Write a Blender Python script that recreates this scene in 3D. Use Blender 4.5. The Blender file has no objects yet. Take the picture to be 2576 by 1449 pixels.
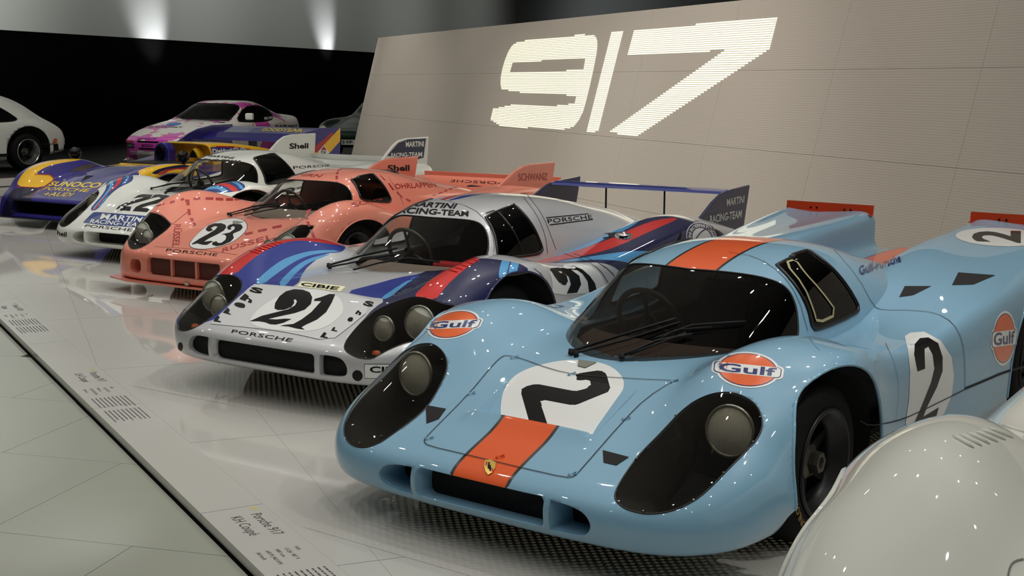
import bpy, bmesh, math, random
import numpy as np
from mathutils import Vector, Matrix
from mathutils.bvhtree import BVHTree

# ------------------------------------------------------------------ camera, world, lights, exposure
PXW, PXH, FPX = 2576.0, 1449.0, 3341.1
CAM = np.array([2.8174, -4.3929, 1.6572])
YAW, PITCH, ROLL = -0.6540, -0.1537, 0.0053
def cam_axes():
    f = np.array([math.sin(YAW)*math.cos(PITCH), math.cos(YAW)*math.cos(PITCH), math.sin(PITCH)])
    r = np.array([math.cos(YAW), -math.sin(YAW), 0.0]); u = np.cross(r, f)
    c, s = math.cos(ROLL), math.sin(ROLL)
    return c*r + s*u, -s*r + c*u, f
CR, CU, CF = cam_axes()
scene = bpy.context.scene
COL = scene.collection
cd = bpy.data.cameras.new('camera'); cam = bpy.data.objects.new('camera', cd); COL.objects.link(cam)
cd.sensor_width = 36.0; cd.lens = FPX/PXW*36.0; cd.clip_end = 200
cam.matrix_world = Matrix(((CR[0], CU[0], -CF[0], CAM[0]), (CR[1], CU[1], -CF[1], CAM[1]), (CR[2], CU[2], -CF[2], CAM[2]), (0, 0, 0, 1)))
scene.camera = cam
vs = scene.view_settings
vs.view_transform = 'Standard'; vs.look = 'None'; vs.gamma = 1.0; vs.use_curve_mapping = False
vs.exposure = 0.0
w = bpy.data.worlds.new('museum_air'); scene.world = w; w.use_nodes = True
w.node_tree.nodes['Background'].inputs[0].default_value = (0.9, 0.95, 1.0, 1)
w.node_tree.nodes['Background'].inputs[1].default_value = 0.0

def light(name, kind, loc, aim, power, col=(1, 1, 1), size=0.1, sy=None, spot=60, blend=0.6):
    d = bpy.data.lights.new(name, kind); d.energy = power; d.color = col
    if kind == 'AREA':
        d.shape = 'RECTANGLE'; d.size = size; d.size_y = sy or size
    else:
        d.shadow_soft_size = size
    if kind == 'SPOT':
        d.spot_size = math.radians(spot); d.spot_blend = blend
    o = bpy.data.objects.new(name, d); COL.objects.link(o); o.location = loc
    o.rotation_euler = (Vector(aim)-Vector(loc)).to_track_quat('-Z', 'Y').to_euler()
    return o
CEIL = 5.6
WARM = (1.0, 0.98, 0.925)
# the museum's ceiling grid of small downlights over the platform and the visitors' floor
for i in range(-3, 7):
    for j in range(-3, 4):
        dx, dy = -0.86*2.3*i+0.51*2.3*j-0.6, 0.51*2.3*i+0.86*2.3*j+0.2
        if not (-16 < dx < 6 and -7 < dy < 9): continue
        light('downlight', 'SPOT', (dx, dy, CEIL), (dx, dy, 0), 76, WARM, 0.05, spot=125, blend=1.0)
# track spots aimed at the cars
for lx, ly, tx, ty, p in ((2.9, 0.9, 0.2, -0.1, 150), (0.9, 2.6, 0.3, 0.6, 110), (-0.4, 1.0, -2.2, 0.4, 150), (-1.6, 3.4, -2.2, 1.8, 120),
                          (-3.6, 2.6, -5.4, 2.4, 170), (-4.6, 5.2, -5.5, 4.0, 130), (-6.4, 2.6, -7.4, 3.2, 160), (-8.8, 3.0, -9.6, 4.4, 170)):
    light('track_spot', 'SPOT', (lx, ly, CEIL-0.5), (tx, ty, 0.4), p, WARM, 0.045, spot=50, blend=0.75)

# ------------------------------------------------------------------ helpers: naming, materials, meshes
def tag(o, label=None, cat=None, group=None, kind=None):
    if label: o['label'] = label
    if cat: o['category'] = cat
    if group: o['group'] = group
    if kind: o['kind'] = kind
    return o
def empty(name, loc=(0, 0, 0), rz=0.0, parent=None):
    o = bpy.data.objects.new(name, None); COL.objects.link(o); o.location = loc; o.rotation_euler = (0, 0, rz)
    o.empty_display_size = 0.1; o.parent = parent
    return o
def lin(c):
    return tuple(((x/255.0)/12.92 if x/255.0 <= 0.04045 else (((x/255.0)+0.055)/1.055)**2.4) for x in c)
MATS = {}
def mat(name, rgb=(200, 200, 200), rough=0.5, metal=0.0, coat=0.0, emit=0.0, spec=0.5, bump=None):
    if name in MATS: return MATS[name]
    m = bpy.data.materials.new(name); m.use_nodes = True; MATS[name] = m
    n = m.node_tree.nodes; b = n['Principled BSDF']; c = lin(rgb)+(1,)
    b.inputs['Base Color'].default_value = c; b.inputs['Roughness'].default_value = rough
    b.inputs['Metallic'].default_value = metal; b.inputs['Coat Weight'].default_value = coat
    b.inputs['Coat Roughness'].default_value = 0.02; b.inputs['Specular IOR Level'].default_value = spec
    if emit: b.inputs['Emission Color'].default_value = c; b.inputs['Emission Strength'].default_value = emit
    # fine procedural variation so that no surface is perfectly even
    tx = n.new('ShaderNodeTexNoise'); tx.inputs['Scale'].default_value = bump[0] if bump else 14.0
    tc = n.new('ShaderNodeTexCoord'); m.node_tree.links.new(tc.outputs['Object'], tx.inputs['Vector'])
    if bump:
        bn = n.new('ShaderNodeBump'); bn.inputs['Strength'].default_value = bump[1]; bn.inputs['Distance'].default_value = 0.002
        m.node_tree.links.new(tx.outputs['Fac'], bn.inputs['Height']); m.node_tree.links.new(bn.outputs['Normal'], b.inputs['Normal'])
    else:
        mr = n.new('ShaderNodeMapRange'); mr.inputs[3].default_value = max(rough-0.01, 0); mr.inputs[4].default_value = rough+0.015
        m.node_tree.links.new(tx.outputs['Fac'], mr.inputs[0]); m.node_tree.links.new(mr.outputs[0], b.inputs['Roughness'])
    return m
def paint(name, rgb, metal=0.0, rough=0.4):
    return mat(name, rgb, rough, metal, 1.0, spec=0.25)
def glass(name, tint, refl=1.0, rough=0.01):
    if name in MATS: return MATS[name]
    m = bpy.data.materials.new(name); m.use_nodes = True; MATS[name] = m
    n = m.node_tree.nodes; l = m.node_tree.links
    for x in list(n):
        if x.type != 'OUTPUT_MATERIAL': n.remove(x)
    t = n.new('ShaderNodeBsdfTransparent'); t.inputs[0].default_value = tuple(tint)+(1,)
    g = n.new('ShaderNodeBsdfGlossy'); g.inputs['Roughness'].default_value = rough
    f = n.new('ShaderNodeLayerWeight'); f.inputs['Blend'].default_value = 0.5
    pw = n.new('ShaderNodeMath'); pw.operation = 'POWER'; pw.inputs[1].default_value = 5.0
    mu = n.new('ShaderNodeMath'); mu.operation = 'MULTIPLY_ADD'; mu.inputs[1].default_value = 0.9*refl; mu.inputs[2].default_value = 0.04*refl; mu.use_clamp = True
    l.new(f.outputs['Facing'], pw.inputs[0])
    mx = n.new('ShaderNodeMixShader')
    l.new(pw.outputs[0], mu.inputs[0]); l.new(mu.outputs[0], mx.inputs[0]); l.new(t.outputs[0], mx.inputs[1]); l.new(g.outputs[0], mx.inputs[2])
    l.new(mx.outputs[0], n['Material Output'].inputs[0])
    return m

def mesh_obj(name, V, F, mats, parent=None, T=None, smooth=True):
    me = bpy.data.meshes.new(name)
    me.from_pydata([tuple(map(float, v)) for v in V], [], [list(map(int, f)) for f in F])
    if not isinstance(mats, (list, tuple)): mats = [mats]
    for m in mats: me.materials.append(m)
    if T is not None: me.polygons.foreach_set('material_index', np.asarray(T, dtype=np.int32))
    if smooth: me.polygons.foreach_set('use_smooth', np.ones(len(me.polygons), dtype=bool))
    me.update()
    o = bpy.data.objects.new(name, me); COL.objects.link(o); o.parent = parent
    return o

class MB:
    """collects simple solids; build() links them as one mesh object"""
    def __init__(s): s.V = []; s.F = []
    def add(s, V, F):
        n = len(s.V); s.V += [tuple(v) for v in V]; s.F += [tuple(i+n for i in f) for f in F]; return s
    def box(s, c, d, rot=None, taper=1.0):
        x, y, z = d[0]/2, d[1]/2, d[2]/2
        P = [(-x, -y, -z), (x, -y, -z), (x, y, -z), (-x, y, -z), (-x*taper, -y*taper, z), (x*taper, -y*taper, z), (x*taper, y*taper, z), (-x*taper, y*taper, z)]
        P = [Vector(p) for p in P]
        if rot is not None: P = [rot @ p for p in P]
        return s.add([p+Vector(c) for p in P], [(0, 3, 2, 1), (4, 5, 6, 7), (0, 1, 5, 4), (1, 2, 6, 5), (2, 3, 7, 6), (3, 0, 4, 7)])
    def lathe(s, prof, seg=32, axis='z', c=(0, 0, 0), cap=False):
        V = []; n = len(prof)
        for i in range(seg):
            a = 2*math.pi*i/seg; ca, sa = math.cos(a), math.sin(a)
            for r, h in prof:
                p = (r*ca, r*sa, h) if axis == 'z' else ((h, r*ca, r*sa) if axis == 'x' else (r*sa, h, r*ca))
                V.append((p[0]+c[0], p[1]+c[1], p[2]+c[2]))
        F = [(i*n+j, ((i+1) % seg)*n+j, ((i+1) % seg)*n+j+1, i*n+j+1) for i in range(seg) for j in range(n-1)]
        if cap: F.append(tuple(i*n for i in range(seg))[::-1]); F.append(tuple(i*n+n-1 for i in range(seg)))
        return s.add(V, F)
    def tube(s, pts, r, seg=8, closed=False):
        pts = [Vector(p) for p in pts]; n = len(pts); V = []; F = []; N = None
        R = r if isinstance(r, (list, tuple)) else [r]*n
        for i, p in enumerate(pts):
            if closed: t = pts[(i+1) % n]-pts[i-1]
            else: t = pts[min(i+1, n-1)]-pts[max(i-1, 0)]
            t.normalize()
            if N is None: N = t.orthogonal()
            N = N-t*N.dot(t)
            if N.length < 1e-6: N = t.orthogonal()
            N.normalize(); B = t.cross(N)
            for k in range(seg):
                a = 2*math.pi*k/seg; V.append(p+(N*math.cos(a)+B*math.sin(a))*R[i])
        for i in range(n if closed else n-1):
            j = (i+1) % n
            for k in range(seg): F.append((i*seg+k, i*seg+(k+1) % seg, j*seg+(k+1) % seg, j*seg+k))
        if not closed: F.append(tuple(range(seg))[::-1]); F.append(tuple((n-1)*seg+k for k in range(seg)))
        return s.add(V, F)
    def prism(s, poly, ax, a, b):
        """extrude a 2D polygon along axis ax (0,1,2) from a to b; poly in the two other axes in order"""
        o = [i for i in range(3) if i != ax]; V = []
        for h in (a, b):
            for p in poly:
                v = [0, 0, 0]; v[ax] = h; v[o[0]] = p[0]; v[o[1]] = p[1]; V.append(v)
        n = len(poly); F = [tuple(range(n))[::-1], tuple(range(n, 2*n))]+[(i, (i+1) % n, n+(i+1) % n, n+i) for i in range(n)]
        return s.add(V, F)
    def build(s, name, m, parent=None, smooth=False, bevel=0.0):
        o = mesh_obj(name, s.V, s.F, m, parent, smooth=smooth)
        bm = bmesh.new(); bm.from_mesh(o.data); bmesh.ops.recalc_face_normals(bm, faces=bm.faces); bm.to_mesh(o.data); bm.free()
        if bevel:
            md = o.modifiers.new('bevel', 'BEVEL'); md.width = bevel; md.segments = 2; md.limit_method = 'ANGLE'
        return o

def chaikin(P, k=2, closed=True):
    P = np.asarray(P, float)
    for _ in range(k):
        if closed:
            Q = np.roll(P, -1, 0); P = np.stack([P*.75+Q*.25, P*.25+Q*.75], 1).reshape(-1, P.shape[1])
        else:
            a, b = P[:-1], P[1:]
            P = np.concatenate([P[:1], np.stack([a*.75+b*.25, a*.25+b*.75], 1).reshape(-1, P.shape[1]), P[-1:]])
    return P
def sdf(pts, poly):
    """signed distance of 2D points to a closed polygon, negative inside"""
    pts = np.asarray(pts, float); poly = np.asarray(poly, float); d = np.full(len(pts), 1e18); ins = np.zeros(len(pts), bool)
    for a, b in zip(poly, np.roll(poly, -1, 0)):
        e = b-a; w_ = pts-a; t = np.clip((w_@e)/max(e@e, 1e-18), 0, 1); d = np.minimum(d, ((w_-t[:, None]*e)**2).sum(1))
        if a[1] != b[1]:
            c = ((a[1] > pts[:, 1]) != (b[1] > pts[:, 1])); xi = a[0]+(pts[:, 1]-a[1])/(b[1]-a[1])*e[0]; ins ^= c & (pts[:, 0] < xi)
    d = np.sqrt(d); return np.where(ins, -d, d)

def bbasis(n, per):
    """uniform cubic B-spline sampling matrix for n points plus one phantom at each end"""
    t = np.linspace(0, n-1, (n-1)*per+1); B = np.zeros((len(t), n+2))
    for k, x in enumerate(t):
        i = min(int(x), n-2); u = x-i
        for j, wt in enumerate(((1-u)**3/6, (3*u**3-6*u*u+4)/6, (-3*u**3+3*u*u+3*u+1)/6, u**3/6)): B[k, i+j] += wt
    return B
def surf(net, pu=8, pv=8, fit=2):
    """smooth surface through a net of rows (front to back) and columns (centreline to sill); mirrored in x"""
    net = np.asarray(net, float)
    def ext(n):
        n = np.concatenate([2*n[:1]-n[1:2], n, 2*n[-1:]-n[-2:-1]], 0)
        m = n[:, 1:2]*np.array([-1, 1, 1]); return np.concatenate([m, n, 2*n[:, -1:]-n[:, -2:-1]], 1)
    r, c = net.shape[:2]; b1, b2 = bbasis(r, 1), bbasis(c, 1); w_ = net.copy()
    for _ in range(fit): w_ += net-np.einsum('ai,ijk,bj->abk', b1, ext(w_), b2)
    S = np.einsum('ai,ijk,bj->abk', bbasis(r, pu), ext(w_), bbasis(c, pv)); S[:, 0, 0] = 0
    G = np.concatenate([S[:, :0:-1]*np.array([-1, 1, 1]), S], 1); a, b = G.shape[:2]
    idx = np.arange(a*b).reshape(a, b)
    q = np.stack([idx[:-1, :-1], idx[:-1, 1:], idx[1:, 1:], idx[1:, :-1]], -1).reshape(-1, 4); F = np.concatenate([q[:, [0, 1, 2]], q[:, [0, 2, 3]]])
    return Msh(G.reshape(-1, 3), F.tolist())

class Msh:
    def __init__(s, V, F, T=None):
        s.V = np.asarray(V, float); s.F = F; s.T = list(T) if T is not None else [0]*len(F)
    def info(s):
        ln = np.array([len(f) for f in s.F]); fl = np.concatenate([np.asarray(f) for f in s.F]); st = np.concatenate([[0], np.cumsum(ln)[:-1]])
        c = np.add.reduceat(s.V[fl], st, 0)/ln[:, None]; n = np.cross(s.V[fl[st+1]]-s.V[fl[st]], s.V[fl[st+ln-1]]-s.V[fl[st]])
        return c, n/np.maximum(np.linalg.norm(n, axis=1), 1e-12)[:, None]
    def cut(s, d, to=None, where=None, frm=None):
        """split faces along d = 0; faces with d < 0 get material index to"""
        d = np.where(np.abs(d) < 1e-7, 1e-7, d)
        ln = np.array([len(f) for f in s.F]); fl = np.concatenate([np.asarray(f) for f in s.F]); st = np.concatenate([[0], np.cumsum(ln)[:-1]])
        mn = np.minimum.reduceat(d[fl], st); mx = np.maximum.reduceat(d[fl], st)
        ok = np.ones(len(s.F), bool)
        if where is not None: ok &= where(*s.info())
        if frm is not None: ok &= np.isin(np.array(s.T), list(frm))
        V = s.V.tolist(); D = d.tolist(); E = {}; F = []; T = []
        def mid(a, b):
            k = (a, b) if a < b else (b, a)
            if k not in E:
                t = D[a]/(D[a]-D[b]); E[k] = len(V); V.append([V[a][i]+t*(V[b][i]-V[a][i]) for i in range(3)])
            return E[k]
        for i, f in enumerate(s.F):
            if not ok[i] or mn[i] >= 0: F.append(f); T.append(s.T[i]); continue
            if mx[i] < 0: F.append(f); T.append(s.T[i] if to is None else to); continue
            A = []; B = []
            for a, b in zip(f, list(f[1:])+[f[0]]):
                (A if D[a] < 0 else B).append(a)
                if (D[a] < 0) != (D[b] < 0): m = mid(a, b); A.append(m); B.append(m)
            if len(A) > 2: F.append(A); T.append(s.T[i] if to is None else to)
            if len(B) > 2: F.append(B); T.append(s.T[i])
        s.V = np.array(V); s.F = F; s.T = T; return s
    def take(s, tags):
        a = [i for i, t in enumerate(s.T) if t in tags]; A = set(a)
        o = Msh(s.V, [s.F[i] for i in a], [s.T[i] for i in a]).compact()
        k = [i for i in range(len(s.F)) if i not in A]; s.F = [s.F[i] for i in k]; s.T = [s.T[i] for i in k]; return o
    def compact(s):
        if not s.F: s.V = np.zeros((0, 3)); return s
        u, inv = np.unique(np.concatenate([np.asarray(f) for f in s.F]), return_inverse=True); s.V = s.V[u]; F = []; k = 0
        for f in s.F: F.append(inv[k:k+len(f)].tolist()); k += len(f)
        s.F = F; return s
    def bvh(s): return BVHTree.FromPolygons([Vector(v) for v in s.V], s.F)
    def obj(s, name, mats, parent=None, smooth=True, solid=0.0):
        s.compact(); o = mesh_obj(name, s.V, s.F, mats, parent, s.T, smooth)
        if solid:
            md = o.modifiers.new('shell', 'SOLIDIFY'); md.thickness = solid; md.offset = -1
        return o
def project(P):
    q = np.asarray(P, float)-CAM; z = q@CF; return np.stack([PXW/2+FPX*(q@CR)/z, PXH/2-FPX*(q@CU)/z], -1)
def pray(x, y):
    d = CR*(x-PXW/2)/FPX-CU*(y-PXH/2)/FPX+CF; return Vector(d/np.linalg.norm(d))
def on_plane(x, y, z=0.0):
    d = pray(x, y); t = (z-CAM[2])/d.z; return Vector(CAM)+d*t

# ------------------------------------------------------------------ flat shapes: lettering and outlines as 2D triangle meshes
def curve_mesh(cu):
    o = bpy.data.objects.new('tmp', cu); me = bpy.data.meshes.new_from_object(o)
    V = np.array([v.co[:] for v in me.vertices]).reshape(-1, 3); F = [list(p.vertices) for p in me.polygons]
    bpy.data.objects.remove(o); bpy.data.curves.remove(cu); bpy.data.meshes.remove(me); return V[:, :2], F
def text2d(s, bold=0.0, shear=0.0, space=1.0):
    cu = bpy.data.curves.new('t', 'FONT'); cu.body = s; cu.offset = bold; cu.shear = shear; cu.space_character = space
    cu.resolution_u = 3; cu.fill_mode = 'FRONT'; cu.align_x = 'LEFT'
    return curve_mesh(cu)
def poly2d(loops):
    cu = bpy.data.curves.new('p', 'CURVE'); cu.dimensions = '2D'; cu.fill_mode = 'BOTH'
    for L in loops:
        sp = cu.splines.new('POLY'); sp.points.add(len(L)-1)
        for p, q in zip(sp.points, L): p.co = (q[0], q[1], 0, 1)
        sp.use_cyclic_u = True
    return curve_mesh(cu)
def norm2d(VF):
    V, F = VF; V = np.array(V); a, b = V.min(0), V.max(0); return (V-a)/np.maximum(b-a, 1e-9), F
def dice(VF, nx, ny, box=None):
    """subdivide a flat mesh with a grid so that it can follow a curved surface"""
    V, F = VF; bm = bmesh.new(); vv = [bm.verts.new((v[0], v[1], 0)) for v in V]
    for f in F:
        try: bm.faces.new([vv[i] for i in f])
        except ValueError: pass
    a, b = V.min(0), V.max(0)
    for k, n in ((0, nx), (1, ny)):
        for i in range(1, n):
            co = [0, 0, 0]; no = [0, 0, 0]; co[k] = a[k]+(b[k]-a[k])*i/n; no[k] = 1
            bmesh.ops.bisect_plane(bm, geom=bm.verts[:]+bm.edges[:]+bm.faces[:], plane_co=co, plane_no=no, dist=1e-6)
    bm.verts.index_update(); V = np.array([v.co[:2] for v in bm.verts]); F = [[v.index for v in f.verts] for f in bm.faces]; bm.free(); return V, F
# ------------------------------------------------------------------ materials of the place
BLACK = mat('matt_black', (6, 6, 7), 0.6, spec=0.3); RUBBER = mat('tyre_rubber', (14, 14, 15), 0.75, spec=0.2, bump=(60, 0.3)); SEAL = mat('window_seal', (12, 12, 13), 0.35)
DECALK = mat('black_print', (7, 7, 8), 0.35, coat=0.3, spec=0.1); DECALW = mat('white_print', (236, 238, 236), 0.35, coat=0.8)
CHROME = mat('chrome', (210, 210, 212), 0.08, 1.0); STEELD = mat('dark_metal', (36, 36, 38), 0.4, 0.6); GAP = mat('panel_gap', (20, 22, 26), 0.7)
CARPET = mat('cockpit_grey', (52, 54, 58), 0.8)
GLASS = glass('clear_perspex', (0.92, 0.93, 0.91), 1.0); GLASSD = glass('smoked_perspex', (0.42, 0.39, 0.37), 1.2); COVER = glass('lamp_cover_perspex', (0.74, 0.72, 0.67), 1.3)
LAMP = mat('lamp_reflector', (214, 216, 200), 0.3, 0.35); LENS = mat('lamp_lens', (214, 215, 202), 0.2, 0.0, 1.0)

def floor_material(name, rgb, rough):
    m = mat(name, rgb, 0.5, 0, 1.0); n = m.node_tree.nodes; l = m.node_tree.links; b = n['Principled BSDF']
    b.inputs['Coat Roughness'].default_value = rough; b.inputs['Coat IOR'].default_value = 1.45; b.inputs['Roughness'].default_value = 0.45
    tx = n.new('ShaderNodeTexNoise'); tx.inputs['Scale'].default_value = 0.9; tx.inputs['Detail'].default_value = 5
    geo = n.new('ShaderNodeNewGeometry'); l.new(geo.outputs['Position'], tx.inputs['Vector'])
    mr = n.new('ShaderNodeMapRange'); mr.inputs[3].default_value = 0.94; mr.inputs[4].default_value = 1.05
    mx = n.new('ShaderNodeMix'); mx.data_type = 'RGBA'; mx.blend_type = 'MULTIPLY'; mx.inputs[0].default_value = 1
    mx.inputs[6].default_value = lin(rgb)+(1,)
    l.new(tx.outputs['Fac'], mr.inputs[0]); l.new(mr.outputs[0], mx.inputs[7]); l.new(mx.outputs[2], b.inputs['Base Color'])
    return m
FLOORW = floor_material('white_epoxy_floor', (196, 194, 188), 0.035); FLOORG = floor_material('grey_green_floor', (160, 164, 151), 0.05)
FLOORD = mat('dark_floor', (10, 10, 11), 0.5, coat=0.3)
# perforated wall cladding: rows of small dark holes
def wall_material():
    m = mat('perforated_cladding', (196, 188, 176), 0.75); n = m.node_tree.nodes; l = m.node_tree.links; b = n['Principled BSDF']
    tc = n.new('ShaderNodeTexCoord'); sp = n.new('ShaderNodeSeparateXYZ'); l.new(tc.outputs['Object'], sp.inputs[0])
    def wave(o, k, ph=0.0):
        a = n.new('ShaderNodeMath'); a.operation = 'MULTIPLY_ADD'; a.inputs[1].default_value = 2*math.pi/k; a.inputs[2].default_value = ph; l.new(o, a.inputs[0])
        c = n.new('ShaderNodeMath'); c.operation = 'COSINE'; l.new(a.outputs[0], c.inputs[0]); return c.outputs[0]
    mu = n.new('ShaderNodeMath'); mu.operation = 'MULTIPLY'; l.new(wave(sp.outputs[0], 0.046), mu.inputs[0]); l.new(wave(sp.outputs[2], 0.046), mu.inputs[1])
    gt = n.new('ShaderNodeMapRange'); gt.inputs[1].default_value = 0.30; gt.inputs[2].default_value = 0.5; gt.inputs[3].default_value = 1.0; gt.inputs[4].default_value = 0.82
    ab = n.new('ShaderNodeMath'); ab.operation = 'ABSOLUTE'; l.new(mu.outputs[0], ab.inputs[0]); l.new(ab.outputs[0], gt.inputs[0])
    mx = n.new('ShaderNodeMix'); mx.data_type = 'RGBA'; mx.blend_type = 'MULTIPLY'; mx.inputs[0].default_value = 1; mx.inputs[6].default_value = lin((202, 193, 180))+(1,)
    l.new(gt.outputs[0], mx.inputs[7]); l.new(mx.outputs[2], b.inputs['Base Color']); return m
CLAD = wall_material()

# ------------------------------------------------------------------ the setting
def clip2(poly, n, c):
    """keep the part of a 2D polygon with n.p <= c"""
    out = []
    for a, b in zip(poly, poly[1:]+poly[:1]):
        da, db = a[0]*n[0]+a[1]*n[1]-c, b[0]*n[0]+b[1]*n[1]-c
        if da <= 0: out.append(a)
        if (da <= 0) != (db <= 0): t = da/(da-db); out.append((a[0]+t*(b[0]-a[0]), a[1]+t*(b[1]-a[1])))
    return out
EA = np.array([-5.62, 0.707]); EB = np.array([-0.455, -1.49]); ES = (EA-EB)/np.linalg.norm(EA-EB); EN = np.array([ES[1], -ES[0]])   # platform edge, EN points to the cars
if EN[1] < 0: EN = -EN
ec = float(EN@EA)
LOW = -0.045
YE = on_plane(0, 471, 0); LD = np.array([-0.07, 1.0]); LN = np.array([-1.0, -0.07]); lc = float(LN@np.array(YE[:2]))     # left end of the platform
def flat(P, z0, z1):
    n = len(P); V = [(p[0], p[1], z0) for p in P]+[(p[0], p[1], z1) for p in P]
    return V, [tuple(range(n, 2*n)), tuple(range(n))[::-1]]+[(i, (i+1) % n, n+(i+1) % n, n+i) for i in range(n)]
fl = mesh_obj('floor', *flat([(-60, -25), (25, -25), (25, 60), (-60, 60)], LOW-0.12, LOW-0.02), mat('floor_bed', (60, 58, 54), 0.8), smooth=False); tag(fl, kind='structure')
def shrink(P, g=0.0015):
    c = np.mean(np.array(P), 0); return [tuple(np.array(p)+(c-np.array(p))/max(np.linalg.norm(c-np.array(p)), 1e-6)*g*1.4) for p in P]
def slab(P, z0, z1, m, name='floor_slab', parent=fl):
    if len(P) < 3: return
    A = 0.5*abs(sum(a[0]*b[1]-b[0]*a[1] for a, b in zip(P, P[1:]+P[:1])))
    if A < 0.004: return
    return mesh_obj(name, *flat(shrink(P), z0, z1), m, parent, smooth=False)
# the raised white platform: slabs laid parallel to the leaning wall
WD = np.array([-0.856, 0.517]); WN = np.array([0.517, 0.856])
def fr(d, n): return (WD[0]*d+WN[0]*n, WD[1]*d+WN[1]*n)
N0, NS, D0, DS = -1.109, 0.675, 1.413, 1.783
strip = ec+0.25
for i in range(-4, 15):
    for j in range(-4, 9):
        n0, n1, d0, d1 = N0+NS*i, N0+NS*(i+1), D0+DS*(j-1), D0+DS*j
        P = [fr(d0, n0), fr(d1, n0), fr(d1, n1), fr(d0, n1)]
        P = clip2(P, (-EN[0], -EN[1]), -strip); P = clip2(P, tuple(LN), lc) if len(P) > 2 else P
        if len(P) > 2: slab(P, LOW-0.02, 0, FLOORW)
# everything of the platform farther away, one continuous surface behind the last built slabs
far = clip2([fr(D0+DS*8, -12), fr(D0+DS*8+25, -12), fr(D0+DS*8+25, 14), fr(D0+DS*8, 14)], tuple(LN), lc)
far = clip2(far, (-EN[0], -EN[1]), -strip)
slab(far, LOW-0.02, 0, FLOORW, 'floor_field')
slab(clip2([fr(D0+DS*8, N0+NS*15), fr(D0+DS*8, 20), fr(-12, 20), fr(-12, N0+NS*15)], tuple(LN), lc), LOW-0.02, -0.0005, FLOORW, 'floor_field')
# caption strip along the platform edge
def along(px, py): p = on_plane(px, py); return float(-(np.array(p[:2])-EB)@ES)
J0 = -(along(626, 1277)-0.02)
for k in range(-3, 8):
    a, b = J0+1.9*k, J0+1.9*(k+1); Q = [EB+ES*a, EB+ES*b, EB+ES*b+EN*0.25, EB+ES*a+EN*0.25]
    P = clip2([tuple(q) for q in Q], tuple(LN), lc)
    if len(P) > 2: slab(P, LOW+0.006, 0, FLOORW, 'caption_strip_slab')
ed = MB()
for k0, k1, h0, h1, m0 in ((0.004, 0.02, LOW-0.02, LOW+0.01, 0),):
    Q = [EB-ES*8+EN*k0, EB+ES*14+EN*k0, EB+ES*14+EN*0.25, EB-ES*8+EN*0.25]; ed.add(*flat([tuple(q) for q in Q], h0, h1))
ed.build('platform_plinth', BLACK, fl)
# the lower grey floor in front, slabs in staggered bands
HD = np.array([0.924, 0.382]); HN = np.array([-0.382, 0.924])
for i in range(-7, 8):
    for j in range(-6, 10):
        n0, n1 = -0.006+0.948*i, -0.006+0.948*(i+1); s0 = -2.884-0.62*i+1.86*(j-3); s1 = s0+1.86
        P = [tuple(HD*s+HN*n) for s, n in ((s0, n0), (s1, n0), (s1, n1), (s0, n1))]
        P = clip2(P, tuple(EN), ec-0.012)
        if len(P) > 2:
            P2 = clip2(P, tuple(LN), lc)
            if len(P2) > 2: slab(P2, LOW-0.06, LOW, FLOORG)
# dark gallery floor beyond the platform's end, and the low white plinth on it
bx = [tuple(np.array(YE[:2])+LD*t+LN*q) for t, q in ((-30, 0.0), (40, 0.0), (40, 40), (-30, 40))]
gal = mesh_obj('floor_gallery', *flat(bx, -0.2, 0.0), FLOORD, smooth=False); tag(gal, kind='structure')
pl = [tuple(np.array(YE[:2])+LD*t+LN*q) for t, q in ((-3.5, 0.0), (2.7, 0.0), (2.7, 2.9), (-3.5, 2.9))]
pln = mesh_obj('display_plinth', *flat(pl, 0.012, 0.135), FLOORW, smooth=False); tag(pln, 'low white display plinth under the white road car', 'plinth')
mesh_obj('plinth_top', *flat(pl, 0.135, 0.14), FLOORD, pln, smooth=False); mesh_obj('plinth_foot', *flat([tuple(np.array(p)+LN*0.04) for p in pl[:2]]+pl[2:], 0, 0.012), BLACK, pln, smooth=False)
# floor captions
def floor_text(s, along, across, h, m, w=None, bold=0.0):
    """lettering laid on the caption strip; along/across in metres from the platform edge point EB"""
    V, F = text2d(s, bold); sx = h if w is None else w/max(V[:, 0].max(), 1e-6)
    P = [tuple(EB-ES*(along+v[0]*sx)+EN*(across+v[1]*h))+(0.0006,) for v in V]
    return mesh_obj('floor_lettering', P, F, m, fl, smooth=False)
INK = mat('caption_ink', (60, 62, 62), 0.6); INKY = mat('caption_yellow', (214, 200, 60), 0.6)
rnd = random.Random(4)
def caption(a, l1, l2, year):
    floor_text(year, a-0.085, 0.185, 0.040, INKY, 0.05, 0.01); floor_text(l1, a, 0.165, 0.062, INK, 0.27 if len(l1) > 9 else 0.2); floor_text(l2, a, 0.085, 0.062, INK, 0.03*len(l2))
    for k, t in enumerate(('1970', '12-Zyl. 180° V', '4907 ccm', '630 PS (463 kW)', '360 km/h')): floor_text(t, a+0.42, 0.185-0.035*k, 0.022, INK)
    m = MB()
    for cx in (0.0, 0.3):
        for k in range(9):
            y = 0.205-0.021*k; x = 0.66+cx; end = x+0.25*(0.82+0.18*rnd.random())
            while x < end:
                q = min(x+rnd.uniform(0.012, 0.04), end)
                m.add([tuple(EB-ES*(a+p)+EN*(y+h))+(0.0006,) for p, h in ((x, 0), (q, 0), (q, 0.006), (x, 0.006))], [(0, 1, 2, 3)]); x = q+0.006
    o = m.build('caption_text_block', INK, fl); tag(o, kind='stuff')
A1 = along(640, 1292); A2 = along(246, 935); A3 = along(28, 768)
caption(A1, 'Porsche 917', 'KH Coupé', '917'); caption(A2, 'Porsche 917', 'LH Coupé', '917'); caption(A3, 'Porsche 917/20', 'Coupé', '917')

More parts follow.
